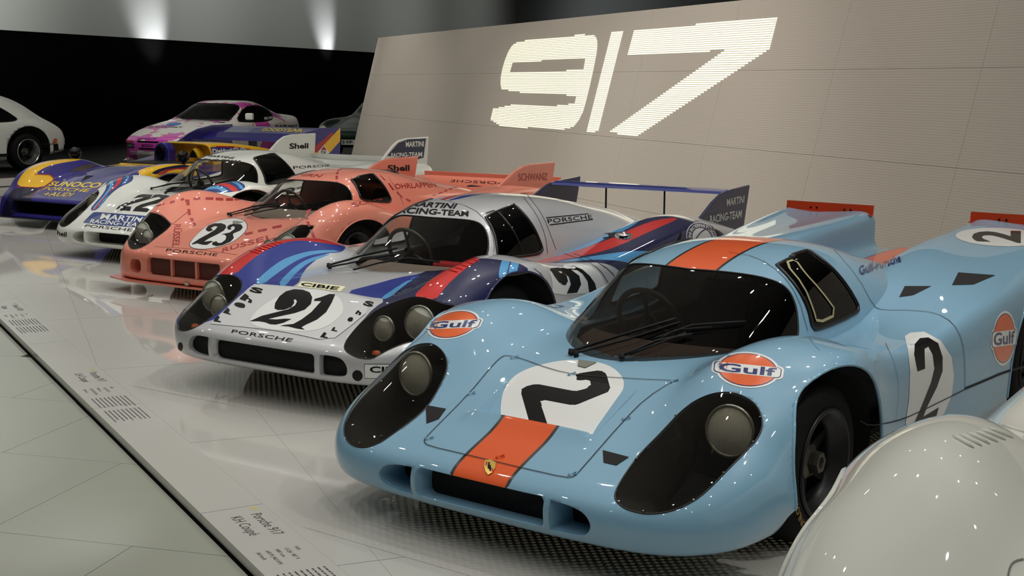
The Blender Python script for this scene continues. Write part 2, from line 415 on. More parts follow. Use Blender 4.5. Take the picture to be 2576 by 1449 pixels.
# the leaning wall
WB = np.array([0.0, 5.35]); WDIR = np.array([-0.8600, 0.5103]); WNOR = np.array([0.5103, 0.86]); LEAN = math.radians(14)
WMAT = Matrix(((-WDIR[0], WNOR[0]*math.cos(LEAN), WNOR[0]*math.sin(LEAN), WB[0]), (-WDIR[1], WNOR[1]*math.cos(LEAN), WNOR[1]*math.sin(LEAN), WB[1]), (0, -math.sin(LEAN), math.cos(LEAN), 0), (0, 0, 0, 1)))
# local frame of the wall: x to the right along it, y away from the room, z up the slope
WINV = WMAT.inverted()
def wall_pt(px, py):
    o = WINV @ Vector(CAM); d = WINV.to_3x3() @ pray(px, py); t = -o.y/d.y; p = o+d*t; return p.x, p.z
wl = mesh_obj('wall_back', *MB().box((-3, 0.35, 2.6), (30, 0.1, 6)).__dict__.values(), mat('wall_core', (70, 68, 64), 0.9), smooth=False)
XL = wall_pt(948, 110)[0]; ZT = wall_pt(1500, 38)[1]
wl.data.clear_geometry(); bb = MB().box(((XL+9)/2, 0.15, ZT/2-0.02), (9-XL-0.02, 0.24, ZT-0.04)); wl.data.from_pydata(bb.V, [], bb.F); wl.data.materials.append(MATS['wall_core'])
wl.matrix_world = WMAT; tag(wl, kind='structure')
Z1 = wall_pt(1700, 359)[1]; Z2 = wall_pt(1700, 179)[1]; Z0 = 2*Z1-Z2
X1 = wall_pt(2440, 290)[0]; X2 = wall_pt(2070, 290)[0]; XS = X1-X2
zz = [-0.05, Z0, Z1, Z2, ZT] if Z0 > 0.1 else [-0.05, Z1, Z2, ZT]
k = X1
xs = [9.0]
x = X1+XS*3
while x > XL+0.15:
    if x < 9: xs.append(x)
    x -= XS
xs.append(XL)
for xa, xb in zip(xs[1:], xs[:-1]):
    for za, zb in zip(zz[:-1], zz[1:]):
        g = 0.0013
        o = MB().box(((xa+xb)/2, 0.015, (za+zb)/2), (xb-xa-2*g, 0.03, zb-za-2*g)).build('wall_panel', CLAD, wl)
# the big numeral: rows of light slits in the cladding
SLIT = mat('light_slit', (255, 252, 226), 0.5, emit=0.72)
def from_px(loops): return [[wall_pt(*p) for p in L] for L in loops]
c917 = lambda x, y: (1180+x/3.1415, 20+y/3.1415)
nine = [chaikin([c917(*p) for p in [(375, 265), (660, 235), (975, 203), (1012, 240), (1015, 320), (985, 480), (935, 700), (890, 860), (800, 970), (500, 950), (160, 925), (200, 755), (830, 780), (852, 680), (262, 664), (245, 580), (270, 450), (320, 320)]], 1),
        [c917(*p) for p in [(345, 432), (920, 398), (905, 490), (322, 510)]]]
one = [[c917(*p) for p in [(1125, 196), (1218, 188), (1020, 980), (930, 975)]]]
seven = [[c917(*p) for p in [(1305, 178), (2440, 68), (2375, 325), (1330, 1012), (1100, 985), (2020, 335), (1252, 376)]]]
sign = empty('number_sign', (0, 0, 0)); sign.matrix_world = WMAT
tag(sign, 'huge glowing 917 numeral of fine light slits on the leaning wall', 'sign')
for nm, L in (('digit', nine), ('digit', one), ('digit', seven)):
    L = from_px(L); V = np.concatenate([np.array(q) for q in L]); z = math.floor(V[:, 1].min()/0.024)*0.024; m = MB()
    while z < V[:, 1].max():
        xsn = []
        for q in L:
            q = list(map(tuple, q))
            for a, b in zip(q, q[1:]+q[:1]):
                if (a[1] > z) != (b[1] > z): xsn.append(a[0]+(z-a[1])/(b[1]-a[1])*(b[0]-a[0]))
        xsn.sort()
        for a, b in zip(xsn[::2], xsn[1::2]): m.box(((a+b)/2, -0.001, z), (b-a, 0.004, 0.0165))
        z += 0.024
    m.build(nm, SLIT, sign)
# black sheet standing for the unlit open space, and the pale wall above it
def vert_plane(name, p, q, z0, z1, m, th=0.2):
    p = np.array(p); q = np.array(q); d = (q-p)/np.linalg.norm(q-p); n = np.array([-d[1], d[0]])
    o = mesh_obj(name, *flat([tuple(p), tuple(q), tuple(q+n*th), tuple(p+n*th)], z0, z1), m, smooth=False); return tag(o, kind='structure')
GD = np.array([-0.366, 0.93]); GP = np.array([-24.5, 11.0])
def gpt(px, py):
    d = pray(px, py); n = np.array([GD[1], -GD[0]]); t = float(n@(GP-CAM[:2]))/float(n@np.array(d[:2])); return CAM+np.array(d)*t
ga, gb = gpt(0, 70), gpt(945, 137); ZG = (ga[2]+gb[2])/2
pa, pb = GP-GD*30, GP+GD*45
vert_plane('gallery_void_sheet', pa, pb, -0.1, ZG, mat('void_shade_black', (2, 2, 2), 0.9, spec=0.05), -0.25)  # darkness of the void put into the sheet's black colour
WALLP = mat('pale_plaster', (186, 188, 186), 0.85)
vert_plane('wall_upper', pa, pb, ZG, 8.0, WALLP, -0.25)
cpt = gpt(1290, 50); rd = np.array([0.793, 0.608])
vert_plane('wall_far', cpt[:2], cpt[:2]+rd*40, -0.1, 8.0, WALLP, 0.3)
light('wall_wash_light', 'SPOT', (cpt[0]+rd[0]*4+5*CF[0]*-1, cpt[1]+rd[1]*4-5*CF[1], 5.5), (cpt[0]+rd[0]*6, cpt[1]+rd[1]*6, 4.5), 110, (0.92, 1, 1), 0.3, spot=120, blend=1.0)  # added lamp without a known fixture, brightens the far wall
ce = mesh_obj('ceiling', *flat([(-60, -25), (25, -25), (25, 60), (-60, 60)], 8.0, 8.2), mat('ceiling_grey', (205, 205, 202), 0.9), smooth=False); tag(ce, kind='structure')
# spots washing the leaning wall around the numeral, the scallops on the pale wall, and added fill lamps
for px, py, pw in ((980, 260, 420), (1160, 300, 260), (1380, 340, 330), (1680, 420, 380), (2100, 380, 120)):
    x, z = wall_pt(px, py); t = WMAT @ Vector((x, 0, z)); c = WMAT @ Vector((x, -3.2, 0)); light('wall_wash_light', 'SPOT', (c.x, c.y, CEIL-0.3), tuple(t), pw, (1, 0.955, 0.90), 0.08, spot=75, blend=1.0)
n3 = np.array([GD[1], -GD[0], 0])
if (CAM-gpt(400, 100))@n3 < 0: n3 = -n3
for px, pw in ((355, 200), (800, 170)):
    g = gpt(px, 118); light('wall_wash_light', 'SPOT', tuple(g+n3*1.3+np.array([-0.2, 0.5, -0.9])), tuple(g+np.array([0, 0, 0.9])), pw*1.6, (0.97, 0.98, 1.0), 0.15, spot=64, blend=1.0)
for px, py, pw in ((-250, -250, 1700), (450, -150, 800), (760, -60, 420), (1000, 20, 420), (1180, 30, 260)):  # added fill lamps, no known fixtures, to brighten the pale upper wall
    g = gpt(px, py); light('wall_wash_light', 'SPOT', tuple(g+n3*7+np.array([0, 0, 0.5])), tuple(g), pw, (0.98, 1, 0.93), 0.3, spot=110, blend=1.0)

# ribs pressed into the lamp lenses
_n = LENS.node_tree.nodes; _w = _n.new('ShaderNodeTexWave'); _w.inputs['Scale'].default_value = 32.0; _b = _n.new('ShaderNodeBump'); _b.inputs['Strength'].default_value = 0.35; _b.inputs['Distance'].default_value = 0.004
_t = _n.new('ShaderNodeTexCoord'); LENS.node_tree.links.new(_t.outputs['Object'], _w.inputs['Vector']); LENS.node_tree.links.new(_w.outputs['Fac'], _b.inputs['Height']); LENS.node_tree.links.new(_b.outputs['Normal'], _n['Principled BSDF'].inputs['Normal'])

# backlit perforated floor panels under the cars: rows of faintly glowing holes
def grille_material():
    m = mat('lit_floor_grille', (196, 194, 188), 0.45, 0, 1.0); n = m.node_tree.nodes; l = m.node_tree.links; b = n['Principled BSDF']; b.inputs['Coat Roughness'].default_value = 0.035; b.inputs['Coat IOR'].default_value = 1.45
    tc = n.new('ShaderNodeTexCoord'); sp = n.new('ShaderNodeSeparateXYZ'); l.new(tc.outputs['Object'], sp.inputs[0]); W_ = []
    for k, o in enumerate((0, 1)):
        a = n.new('ShaderNodeMath'); a.operation = 'MULTIPLY'; a.inputs[1].default_value = 2*math.pi/0.040; l.new(sp.outputs[o], a.inputs[0])
        c = n.new('ShaderNodeMath'); c.operation = 'COSINE'; l.new(a.outputs[0], c.inputs[0]); W_.append(c.outputs[0])
    mu = n.new('ShaderNodeMath'); mu.operation = 'MULTIPLY'; l.new(W_[0], mu.inputs[0]); l.new(W_[1], mu.inputs[1])
    gt = n.new('ShaderNodeMapRange'); gt.inputs[1].default_value = 0.10; gt.inputs[2].default_value = 0.35; gt.inputs[3].default_value = 0.0; gt.inputs[4].default_value = 0.03
    l.new(mu.outputs[0], gt.inputs[0]); b.inputs['Emission Color'].default_value = (1.0, 0.93, 0.62, 1); l.new(gt.outputs[0], b.inputs['Emission Strength']); return m
GRILLE = grille_material()
def floor_grille(pos, rot, x0=-.90, x1=.95, y0=-1.06, y1=3.2):
    c, s_ = math.cos(math.radians(rot)), math.sin(math.radians(rot)); P = [(x0, y0), (x1, y0), (x1, y1), (x0, y1)]
    o = mesh_obj('lit_floor_panel', [(x, y, 0.0009) for x, y in P], [(0, 1, 2, 3)], GRILLE, fl, smooth=False); o.location = (pos[0], pos[1], 0); o.rotation_euler = (0, 0, math.radians(rot))
for q in (((0, 0), 0, -.72, 1.25), ((-2.334, 1.105), 3.87), ((-5.34, 2.97), 5.39, -1.0), ((-7.54, 3.82), 6.13), ((-10.4, 5.0), 7, -1.0)): floor_grille(*q)
# ------------------------------------------------------------------ racing car kit
def homog(Q):
    """unit square (BL, BR, TR, TL) to pixels"""
    A = []; b = []
    for (u, v), (x, y) in zip(((0, 0), (1, 0), (1, 1), (0, 1)), Q):
        A += [[u, v, 1, 0, 0, 0, -u*x, -v*x], [0, 0, 0, u, v, 1, -u*y, -v*y]]; b += [x, y]
    h = np.append(np.linalg.solve(np.array(A, float), np.array(b, float)), 1).reshape(3, 3)
    def f(P):
        q = np.c_[P, np.ones(len(P))]@h.T; return q[:, :2]/q[:, 2:]
    return f
class Car:
    def __init__(s, name, label, pos, rot, z=0.0):
        s.root = tag(empty(name, (pos[0], pos[1], z), math.radians(rot)), label, 'car')
        c, n = math.cos(math.radians(rot)), math.sin(math.radians(rot))
        s.M = Matrix(((c, -n, 0, pos[0]), (n, c, 0, pos[1]), (0, 0, 1, z), (0, 0, 0, 1))); s.I = s.M.inverted(); s.R = np.array(s.M.to_3x3()); s.p = np.array([pos[0], pos[1], z])
        s.o = s.I @ Vector(CAM); s.body = None; s.bv = None
    def world(s, V): return np.asarray(V)@s.R.T+s.p
    def px(s, V, mirror=0):
        """pixel position of local points; mirror=+1/-1 folds both sides onto the near (+x) or far (-x) side"""
        V = np.array(V, float)
        if mirror: V[:, 0] = mirror*np.abs(V[:, 0])
        return project(s.world(V))
    def hit(s, x, y, bv=None):
        d = s.I.to_3x3() @ pray(x, y); h = (bv or s.bv).ray_cast(s.o, d)
        if h[0] is None: return None
        n = h[1] if h[1].dot(d) < 0 else -h[1]; return h[0], n, h[3]
    def stick(s, VF, m, eps=0.0015, name='decal', parent=None, bv=None, jump=0.12, keep=None):
        """flat mesh in pixel coordinates laid onto the car's skin"""
        V, F = VF; H = [s.hit(v[0], v[1], bv) for v in V]
        P = [(h[0]+h[1]*eps) if h else Vector((0, 0, 0)) for h in H]; G = []
        for f in F:
            if any(H[i] is None for i in f) or (keep and not all(keep(H[i][0]) for i in f)): continue
            d = [H[i][2] for i in f]
            if max(d)-min(d) < jump: G.append(f)
        if not G: return None
        q = Msh(np.array([p[:] for p in P]), G).compact()
        return q.obj(name, m, parent or s.body)
    def poly(s, loops, m, eps=0.0015, n=10, name='decal', parent=None, bv=None, jump=0.12, keep=None):
        return s.stick(dice(poly2d(loops), n, n), m, eps, name, parent, bv, jump, keep)
    def text(s, t, quad, m, eps=0.0022, bold=0.0, shear=0.0, space=1.0, n=None, name='lettering', parent=None, bv=None):
        V, F = norm2d(text2d(t, bold, shear, space)); V, F = dice((V, F), n or max(8, 3*len(t)), 6); return s.stick((homog(quad)(V), F), m, eps, name, parent, bv)
    def shape(s, loops, quad, m, eps=0.0022, n=8, name='decal', parent=None, bv=None):
        """loops in the unit square mapped to a pixel quad"""
        V, F = dice(poly2d(loops), n, n); return s.stick((homog(quad)(V), F), m, eps, name, parent, bv)
    def pline(s, pts, w, m, eps=0.001, k=2, closed=False, name='panel_gap', parent=None, bv=None, step=8.0):
        """thin ribbon of width w metres along a pixel polyline"""
        P = chaikin(pts, k, closed); P = np.concatenate([P, P[:1]]) if closed else P; Q = []
        for a, b in zip(P[:-1], P[1:]):
            c = max(1, int(np.linalg.norm(b-a)/step)); Q += [a+(b-a)*i/c for i in range(c)]
        Q.append(P[-1]); H = [h for h in (s.hit(q[0], q[1], bv) for q in Q) if h]
        return s.ribbon([h[0] for h in H], [h[1] for h in H], w, m, eps, name, parent)
    def ribbon(s, P, N, w, m, eps, name, parent=None):
        V = []; F = []
        for i, (p, n) in enumerate(zip(P, N)):
            t = P[min(i+1, len(P)-1)]-P[max(i-1, 0)]; b = t.cross(n)
            if b.length < 1e-9: b = n.orthogonal()
            b.normalize(); V += [p+b*w/2+n*eps, p-b*w/2+n*eps]
            if i and (P[i]-P[i-1]).length < 0.15: F.append((2*i-2, 2*i-1, 2*i+1, 2*i))
        if not F: return None
        return Msh(np.array([v[:] for v in V]), [list(f) for f in F]).compact().obj(name, m, parent or s.body)
def boundary(ms):
    """closed outlines of an open mesh piece as lists of 3D points"""
    from collections import Counter, defaultdict
    C = Counter()
    for f in ms.F:
        for a, b in zip(f, list(f[1:])+[f[0]]): C[(a, b)] += 1
    nx = {a: b for (a, b) in C if (b, a) not in C}; out = []
    while nx:
        a, b = next(iter(nx.items())); L = [a]; del nx[a]
        while b in nx and b != L[0]: L.append(b); b = nx.pop(b)
        if len(L) > 8: out.append([Vector(ms.V[i]) for i in L])
    return out
def thin(L, step=0.012):
    Q = [L[0]]
    for p in L[1:]:
        if (p-Q[-1]).length > step: Q.append(p)
    return Q
def trim(ms, r, m, name, parent):
    b = MB()
    for L in boundary(ms):
        L = thin(L)
        if len(L) > 5: b.tube(L, r, 6, True)
    if b.V: return b.build(name, m, parent, True)

WHEELS = {}
def wheel_meshes(key, r, w, rim, spokes, dish, face, spoke_m=None):
    """meshes for a wheel around the x axis, outer face towards +x"""
    if key in WHEELS: return WHEELS[key]
    W = {}; h = w/2
    t = MB().lathe([(rim-0.01, -h+0.01), (rim+0.02, -h), (r-0.03, -h+0.008), (r-0.008, -h+0.03), (r, -h+0.06), (r+0.002, 0), (r, h-0.06), (r-0.008, h-0.03), (r-0.03, h-0.008), (rim+0.02, h), (rim-0.01, h-0.01)], 48, 'x')
    W['wheel'] = (t, RUBBER)
    W['rim'] = (MB().lathe([(rim+0.004, h-0.004), (rim+0.004, h+0.006), (rim-0.012, h+0.004), (rim-0.02, h-0.03), (rim-0.045, h-dish*0.6), (rim-0.05, h-dish), (rim-0.05, -h+0.01)], 48, 'x'), face)
    W['brake_disc'] = (MB().lathe([(0.02, h-dish-0.05), (rim-0.055, h-dish-0.05), (rim-0.055, h-dish-0.07)], 32, 'x'), STEELD)
    sp = []
    for k in range(spokes):
        a = 2*math.pi*k/spokes+0.3; R = Matrix.Rotation(a, 3, 'X'); b = MB()
        P = [(h-dish-0.005, -0.030, 0.03), (h-dish-0.005, 0.030, 0.03), (h-dish+0.012, 0.013, rim-0.04), (h-dish+0.012, -0.013, rim-0.04), (h-dish-0.035, -0.030, 0.03), (h-dish-0.035, 0.030, 0.03), (h-dish-0.02, 0.022, rim-0.04), (h-dish-0.02, -0.022, rim-0.04)]
        b.add([R @ Vector(p) for p in P], [(0, 1, 2, 3), (7, 6, 5, 4), (0, 4, 5, 1), (1, 5, 6, 2), (2, 6, 7, 3), (3, 7, 4, 0)]); sp.append((b, spoke_m or face))
    W['spoke'] = sp
    W['hub_nut'] = (MB().lathe([(0.0, h-dish+0.045), (0.022, h-dish+0.045), (0.024, h-dish+0.055), (0.04, h-dish+0.055), (0.045, h-dish+0.02), (0.07, h-dish+0.01), (0.075, h-dish-0.03)], 6, 'x'), mat('hub_metal', (92, 88, 78), 0.35, 0.7))
    WHEELS[key] = (W, {}); return WHEELS[key]
def add_wheel(car, key, x, y, r, w, rim=0.2, spokes=5, dish=0.07, face=None, steer=0.0, spoke_m=None):
    W, cache = wheel_meshes(key, r, w, rim, spokes, dish, face or STEELD, spoke_m)
    def inst(nm, part, k, parent):
        if k in cache: o = bpy.data.objects.new(nm, cache[k]); COL.objects.link(o); o.parent = parent
        else: o = part[0].build(nm, part[1], parent, nm in ('wheel', 'rim')); cache[k] = o.data
        return o
    t = inst('wheel', W['wheel'], 'wheel', car.root); t.location = (x, y, r-0.004); t.rotation_euler = (0, 0, (0 if x > 0 else math.pi)+steer)
    for k in ('rim', 'brake_disc', 'hub_nut'): inst(k, W[k], k, t)
    for i, p in enumerate(W['spoke']): inst('spoke', p, 'spoke%d' % i, t)
    return t
def arch(yc, zc, ry, rz, zb=0.02):
    P = [(yc+ry*math.cos(a), zc+rz*math.sin(a)) for a in np.linspace(0, math.pi, 25)]
    return [(yc+ry, zb)]+P+[(yc-ry, zb)]
def well(car, x0, x1, yc, zc, r, rz):
    for s in (1, -1):
        m = MB(); n = 20
        V = []; F = []
        for i in range(n+1):
            a = -0.35+(math.pi+0.7)*i/n
            for x in (x0, x1): V.append((s*x, yc+r*math.cos(a), zc+(rz if x == x0 else rz+0.045)*math.sin(a)))
        F = [(2*i, 2*i+1, 2*i+3, 2*i+2) for i in range(n)]; c = len(V); V.append((s*x0, yc, zc-0.1)); F += [(2*i, 2*i+2, c) for i in range(n)]
        m.add(V, F); m.build('wheel_well', BLACK, car.root, True)
def duct(ms, depth, m, name, parent, shrinkf=0.9, direction=(0, 1, -0.05)):
    """walls running inwards from an opening's outline"""
    d = Vector(direction)
    for L in boundary(ms):
        b = MB(); L = thin(L, 0.008); c = sum(L, Vector())/len(L); n = len(L); V = []
        for t in (0.0, 0.25, 0.6, 1.0):
            for p in L: V.append(p+d*depth*t+(c-p)*(1-shrinkf)*min(1, t*1.6))
        F = [(k*n+i, k*n+(i+1) % n, (k+1)*n+(i+1) % n, (k+1)*n+i) for k in range(3) for i in range(n)]
        o = b.add(V, F).build(name, m, parent, True)
        MB().add([p+d*depth*0.97+(c-p)*(1-shrinkf) for p in L], [tuple(range(n))]).build('duct_end', BLACK, o if parent.parent is None else parent)
def lamp(car, c, r, aim, parent, key=''):
    """round head lamp: chrome ring, reflector bowl, clear ribbed lens"""
    q = Vector(aim).to_track_quat('Z', 'Y').to_matrix()
    def put(prof, nm, m, seg=28):
        b = MB().lathe(prof, seg); b.V = [tuple(q @ Vector(v)+Vector(c)) for v in b.V]; return b.build(nm, m, parent, True)
    o = put([(0.004, -r*0.75), (r*0.5, -r*0.6), (r*0.85, -r*0.25), (r*0.97, 0.0)], 'reflector', LAMP)
    put([(r*0.96, -0.004), (r*1.06, -0.004), (r*1.08, 0.006), (r*1.02, 0.012), (r*0.96, 0.006)], 'lamp_ring', mat('lamp_ring_metal', (150, 150, 138), 0.3, 0.5))
    put([(0.0, r*0.30), (r*0.35, r*0.27), (r*0.7, r*0.17), (r*0.97, 0.004)], 'lamp_lens', LENS)
    put([(0.0, -r*0.2), (r*0.1, -r*0.22), (r*0.12, -r*0.5)], 'bulb', CHROME, 10)
    return o

def rrect(x0, z0, x1, z1, r, n=6):
    P = []
    for cx, cz, a in ((x1-r, z0+r, -90), (x1-r, z1-r, 0), (x0+r, z1-r, 90), (x0+r, z0+r, 180)):
        P += [(cx+r*math.cos(math.radians(a+90*i/n)), cz+r*math.sin(math.radians(a+90*i/n))) for i in range(n+1)]
    return P
def ell(rx, ry, n=40, c=(0, 0)): return [(c[0]+rx*math.cos(2*math.pi*i/n), c[1]+ry*math.sin(2*math.pi*i/n)) for i in range(n)]
def cen(C, e1, e2): return [(C[0]-e1[0]-e2[0], C[1]-e1[1]-e2[1]), (C[0]+e1[0]-e2[0], C[1]+e1[1]-e2[1]), (C[0]+e1[0]+e2[0], C[1]+e1[1]+e2[1]), (C[0]-e1[0]+e2[0], C[1]-e1[1]+e2[1])]
def u01(L): return [((x+1)/2, (y+1)/2) for x, y in L]
def quad_sub(Q, x0, y0, x1, y1): return [tuple(p) for p in homog(Q)(np.array([(x0, y0), (x1, y0), (x1, y1), (x0, y1)], float))]
def crop(ox, oy, k): return lambda L: [(ox+x/k, oy+y/k) for x, y in L]
# ------------------------------------------------------------------ long nosed coupes: control nets (x, y, z) with rows from the lower lip backwards
def row(xs, ys, zs):
    n = len(xs); ys = ys if isinstance(ys, (list, tuple)) else [ys]*n; zs = zs if isinstance(zs, (list, tuple)) else [zs]*n
    return list(zip(xs, ys, zs))
K_FRONT = [
 row([0, .16, .32, .45, .55, .64, .71, .76, .79], [-.80, -.80, -.79, -.77, -.74, -.69, -.60, -.50, -.40], .125),
 row([0, .16, .33, .47, .60, .72, .81, .865, .885], [-.885, -.885, -.88, -.87, -.85, -.805, -.72, -.60, -.44], .14),
 row([0, .16, .335, .485, .63, .765, .86, .915, .93], [-.915, -.915, -.91, -.90, -.88, -.83, -.735, -.60, -.43], [.20, .20, .20, .20, .20, .205, .21, .20, .19]),
 row([0, .16, .335, .485, .63, .77, .87, .93, .945], [-.905, -.905, -.90, -.89, -.865, -.81, -.71, -.57, -.41], [.28, .28, .28, .28, .285, .295, .305, .28, .22]),
 row([0, .16, .33, .475, .60, .735, .855, .935, .955], [-.82, -.82, -.815, -.80, -.775, -.725, -.63, -.51, -.36], [.335, .335, .335, .335, .345, .38, .395, .35, .24]),
 row([0, .16, .33, .465, .585, .715, .84, .925, .95], [-.68, -.68, -.67, -.66, -.63, -.57, -.49, -.40, -.29], [.39, .39, .39, .39, .42, .475, .475, .405, .26]),
 row([0, .16, .34, .46, .575, .705, .84, .93, .955], [-.52, -.52, -.51, -.50, -.47, -.42, -.37, -.31, -.23], [.455, .455, .455, .465, .515, .57, .545, .455, .28]),
 row([0, .16, .35, .46, .57, .70, .84, .935, .96], [-.34, -.34, -.33, -.32, -.30, -.26, -.24, -.21, -.17], [.525, .525, .53, .565, .625, .645, .60, .495, .29]),
 row([0, .16, .36, .46, .57, .70, .845, .94, .965], [-.15]*5+[-.12]*4, [.58, .58, .585, .625, .685, .70, .66, .57, .31]),
 row([0, .16, .36, .46, .57, .70, .845, .945, .97], .05, [.60, .60, .605, .64, .70, .722, .695, .615, .33]),
 row([0, .16, .36, .46, .57, .70, .84, .94, .965], .25, [.60, .60, .605, .635, .685, .708, .68, .61, .18]),
 row([0, .16, .36, .46, .57, .69, .82, .905, .93], .45, [.595, .595, .595, .60, .625, .655, .64, .57, .14]),
]
K_REAR = [
 row([0, .16, .36, .46, .57, .69, .82, .905, .90], .70, [.59, .59, .59, .59, .60, .615, .605, .535, .13]),
 row([0, .16, .34, .44, .57, .70, .84, .925, .91], 1.1, [.60, .60, .60, .605, .62, .635, .62, .545, .13]),
 row([0, .15, .30, .39, .54, .71, .86, .95, .94], 1.5, [.64, .64, .65, .71, .725, .715, .68, .59, .14]),
 row([0, .145, .275, .32, .52, .72, .87, .965, .955], 1.9, [.66, .66, .66, .79, .795, .77, .725, .62, .16]),
 row([0, .14, .278, .303, .51, .73, .875, .975, .955], 2.3, [.68, .68, .68, .835, .835, .81, .765, .64, .20]),
 row([0, .14, .282, .298, .51, .76, .87, .97, .955], 2.7, [.69, .69, .69, .855, .855, .85, .825, .66, .26]),
 row([0, .14, .284, .296, .51, .78, .865, .955, .95], 3.05, [.70, .70, .70, .872, .875, .877, .868, .69, .33]),
 row([0, .14, .285, .295, .51, .79, .86, .95, .945], 3.24, [.70, .70, .70, .888, .89, .89, .885, .72, .40]),
]
CANOPY = [
 row([0, .10, .20, .30, .37, .42, .45], [-.20, -.185, -.12, -.0, .12, .24, .33], .50),
 row([0, .11, .22, .33, .41, .465, .50], [-.13, -.115, -.05, .07, .20, .33, .42], [.58, .58, .58, .59, .595, .58, .53]),
 row([0, .115, .235, .34, .42, .475, .51], [.10, .11, .155, .23, .33, .41, .47], [.69, .69, .687, .68, .66, .62, .54]),
 row([0, .12, .235, .34, .425, .482, .52], [.33, .335, .37, .42, .47, .51, .54], [.79, .79, .787, .772, .73, .65, .54]),
 row([0, .12, .24, .345, .43, .49, .53], [.54, .545, .56, .585, .61, .625, .63], [.880, .878, .872, .85, .79, .675, .54]),
 row([0, .12, .245, .355, .44, .50, .54], .76, [.93, .928, .918, .888, .81, .685, .54]),
 row([0, .12, .245, .355, .44, .505, .545], 1.0, [.955, .953, .941, .905, .825, .695, .54]),
 row([0, .12, .24, .35, .44, .51, .55], 1.28, [.94, .937, .924, .886, .81, .695, .54]),
 row([0, .11, .22, .33, .43, .51, .55], 1.55, [.895, .89, .877, .84, .775, .69, .54]),
 row([0, .10, .20, .30, .39, .47, .52], 1.85, [.83, .825, .81, .785, .74, .67, .54]),
 row([0, .09, .18, .27, .35, .42, .47], 2.15, [.76, .757, .75, .73, .70, .65, .54]),
 row([0, .08, .16, .24, .31, .37, .42], 2.5, [.69, .689, .685, .68, .66, .62, .54]),
 row([0, .07, .14, .2, .26, .31, .36], 2.8, .60),
]
FOOT = [(0, -.07), (.17, -.0), (.30, .12), (.40, .30), (.46, .5), (.49, .8), (.49, 1.3), (.42, 1.6), (0, 1.7)]
def both(P): return P+[(-x, y) for x, y in P[::-1][1:-1]]

def cockpit(car, sx=-0.145, sy=0.45, sz=0.64, cloth=None, dash=None):
    """tub, dash, two seats, roll bar, gear lever and steering wheel"""
    r = car.root
    MB().box((0, .85, .20), (.92, 1.5, .12)).box((0, 1.52, .42), (.9, .06, .5)).box((.47, .9, .36), (.05, 1.3, .42)).box((-.47, .9, .36), (.05, 1.3, .42)).build('cockpit_tub', CARPET, r)
    d = MB(); n = 14
    V = []; 
    for i in range(n+1):
        x = -.40+.80*i/n; q = 1-(x/.46)**2
        V += [(x, .02+.30*(1-q)-.02, .55), (x, .24+.2*(1-q), .585+.02*q), (x, .33+.14*(1-q), .57), (x, .34+.14*(1-q), .40)]
    d.add(V, [(4*i+k, 4*i+k+1, 4*i+k+5, 4*i+k+4) for i in range(n) for k in range(3)])
    d.build('dashboard', dash or mat('dash_brown', (104, 90, 80), 0.85), r, True)
    for s in (-1, 1):
        b = MB(); m = cloth or CARPET
        P = [(0.80, .30), (.88, .27), (1.06, .28), (1.16, .34), (1.30, .56), (1.36, .70), (1.32, .72), (1.24, .60), (1.12, .40), (1.02, .35), (.84, .36)]
        b.prism(P, 0, s*.22-.15, s*.22+.15); b.build('seat', m, r, bevel=.02)
    MB().tube([(-.40, 1.42, .35), (-.38, 1.42, .70), (-.25, 1.40, .86), (.25, 1.40, .86), (.38, 1.42, .70), (.40, 1.42, .35)], .018, 8).build('roll_bar', STEELD, r, True)
    w = empty('steering', (sx, sy, sz), 0, None); w.parent = r; bpy.data.objects.remove(w)
    q = Matrix.Rotation(math.radians(-68), 3, 'X'); c = Vector((sx, sy, sz)); st = MB()
    st.tube([q @ Vector((.155*math.cos(a), .155*math.sin(a), 0))+c for a in np.linspace(0, 2*math.pi, 28, endpoint=False)], .0125, 8, True)
    for a in (.5, 2.64, 4.71): st.tube([c, q @ Vector((.15*math.cos(a), .15*math.sin(a), 0))+c], .009, 6)
    st.lathe([(0, .02), (.03, .015), (.035, -.02)], 12, 'y', tuple(c)); st.build('steering_wheel', mat('leather_rim', (38, 30, 26), 0.5), r, True)
    MB().tube([(sx, sy, sz), (sx, sy-.2, sz-.07)], .014, 8).build('steering_column', STEELD, r, True)
def wiper(car, arm, blade, r=.006, off=.016):
    def path(P):
        Q = []
        for a, b in zip(P[:-1], P[1:]):
            n = max(2, int(math.dist(a, b)/25)); Q += [(a[0]+(b[0]-a[0])*i/n, a[1]+(b[1]-a[1])*i/n) for i in range(n)]
        Q.append(P[-1]); H = [car.hit(*q) for q in Q]; return [h[0]+h[1]*off for h in H if h]
    w = None
    for nm, P, rr in (('wiper_arm', arm, r), ('wiper_blade', blade, r*.8)):
        L = path(P)
        if len(L) > 1:
            b = MB().tube(L, rr, 6)
            o = b.build(nm, BLACK, car.root, True)
            if nm == 'wiper_arm':
                w = o; c = L[0]; MB().lathe([(0, off*.6), (.009, off*.6), (.012, -.012)], 10, 'z', tuple(c)).build('wiper_pivot', BLACK, o, True)
    return w
def arch_lip(rem, A, fx, m, parent):
    for L in boundary(rem):
        d = sdf(np.array([(p.y, p.z) for p in L]), A); ok = [(abs(e) < .006 or (abs(abs(p.x)-fx) < .004 and e < .01)) and p.z > .16 for p, e in zip(L, d)]
        if not any(ok) or all(ok): continue
        k = next(i for i in range(len(L)) if not ok[i]); L = L[k:]+L[:k]; ok = ok[k:]+ok[:k]; run = []
        for p, o in zip(L+[None], ok+[False]):
            if o: run.append(p)
            elif run:
                q = thin(run, .02)
                if len(q) > 6: MB().tube(q, .006, 6).build('arch_lip', m, parent, True)
                run = []
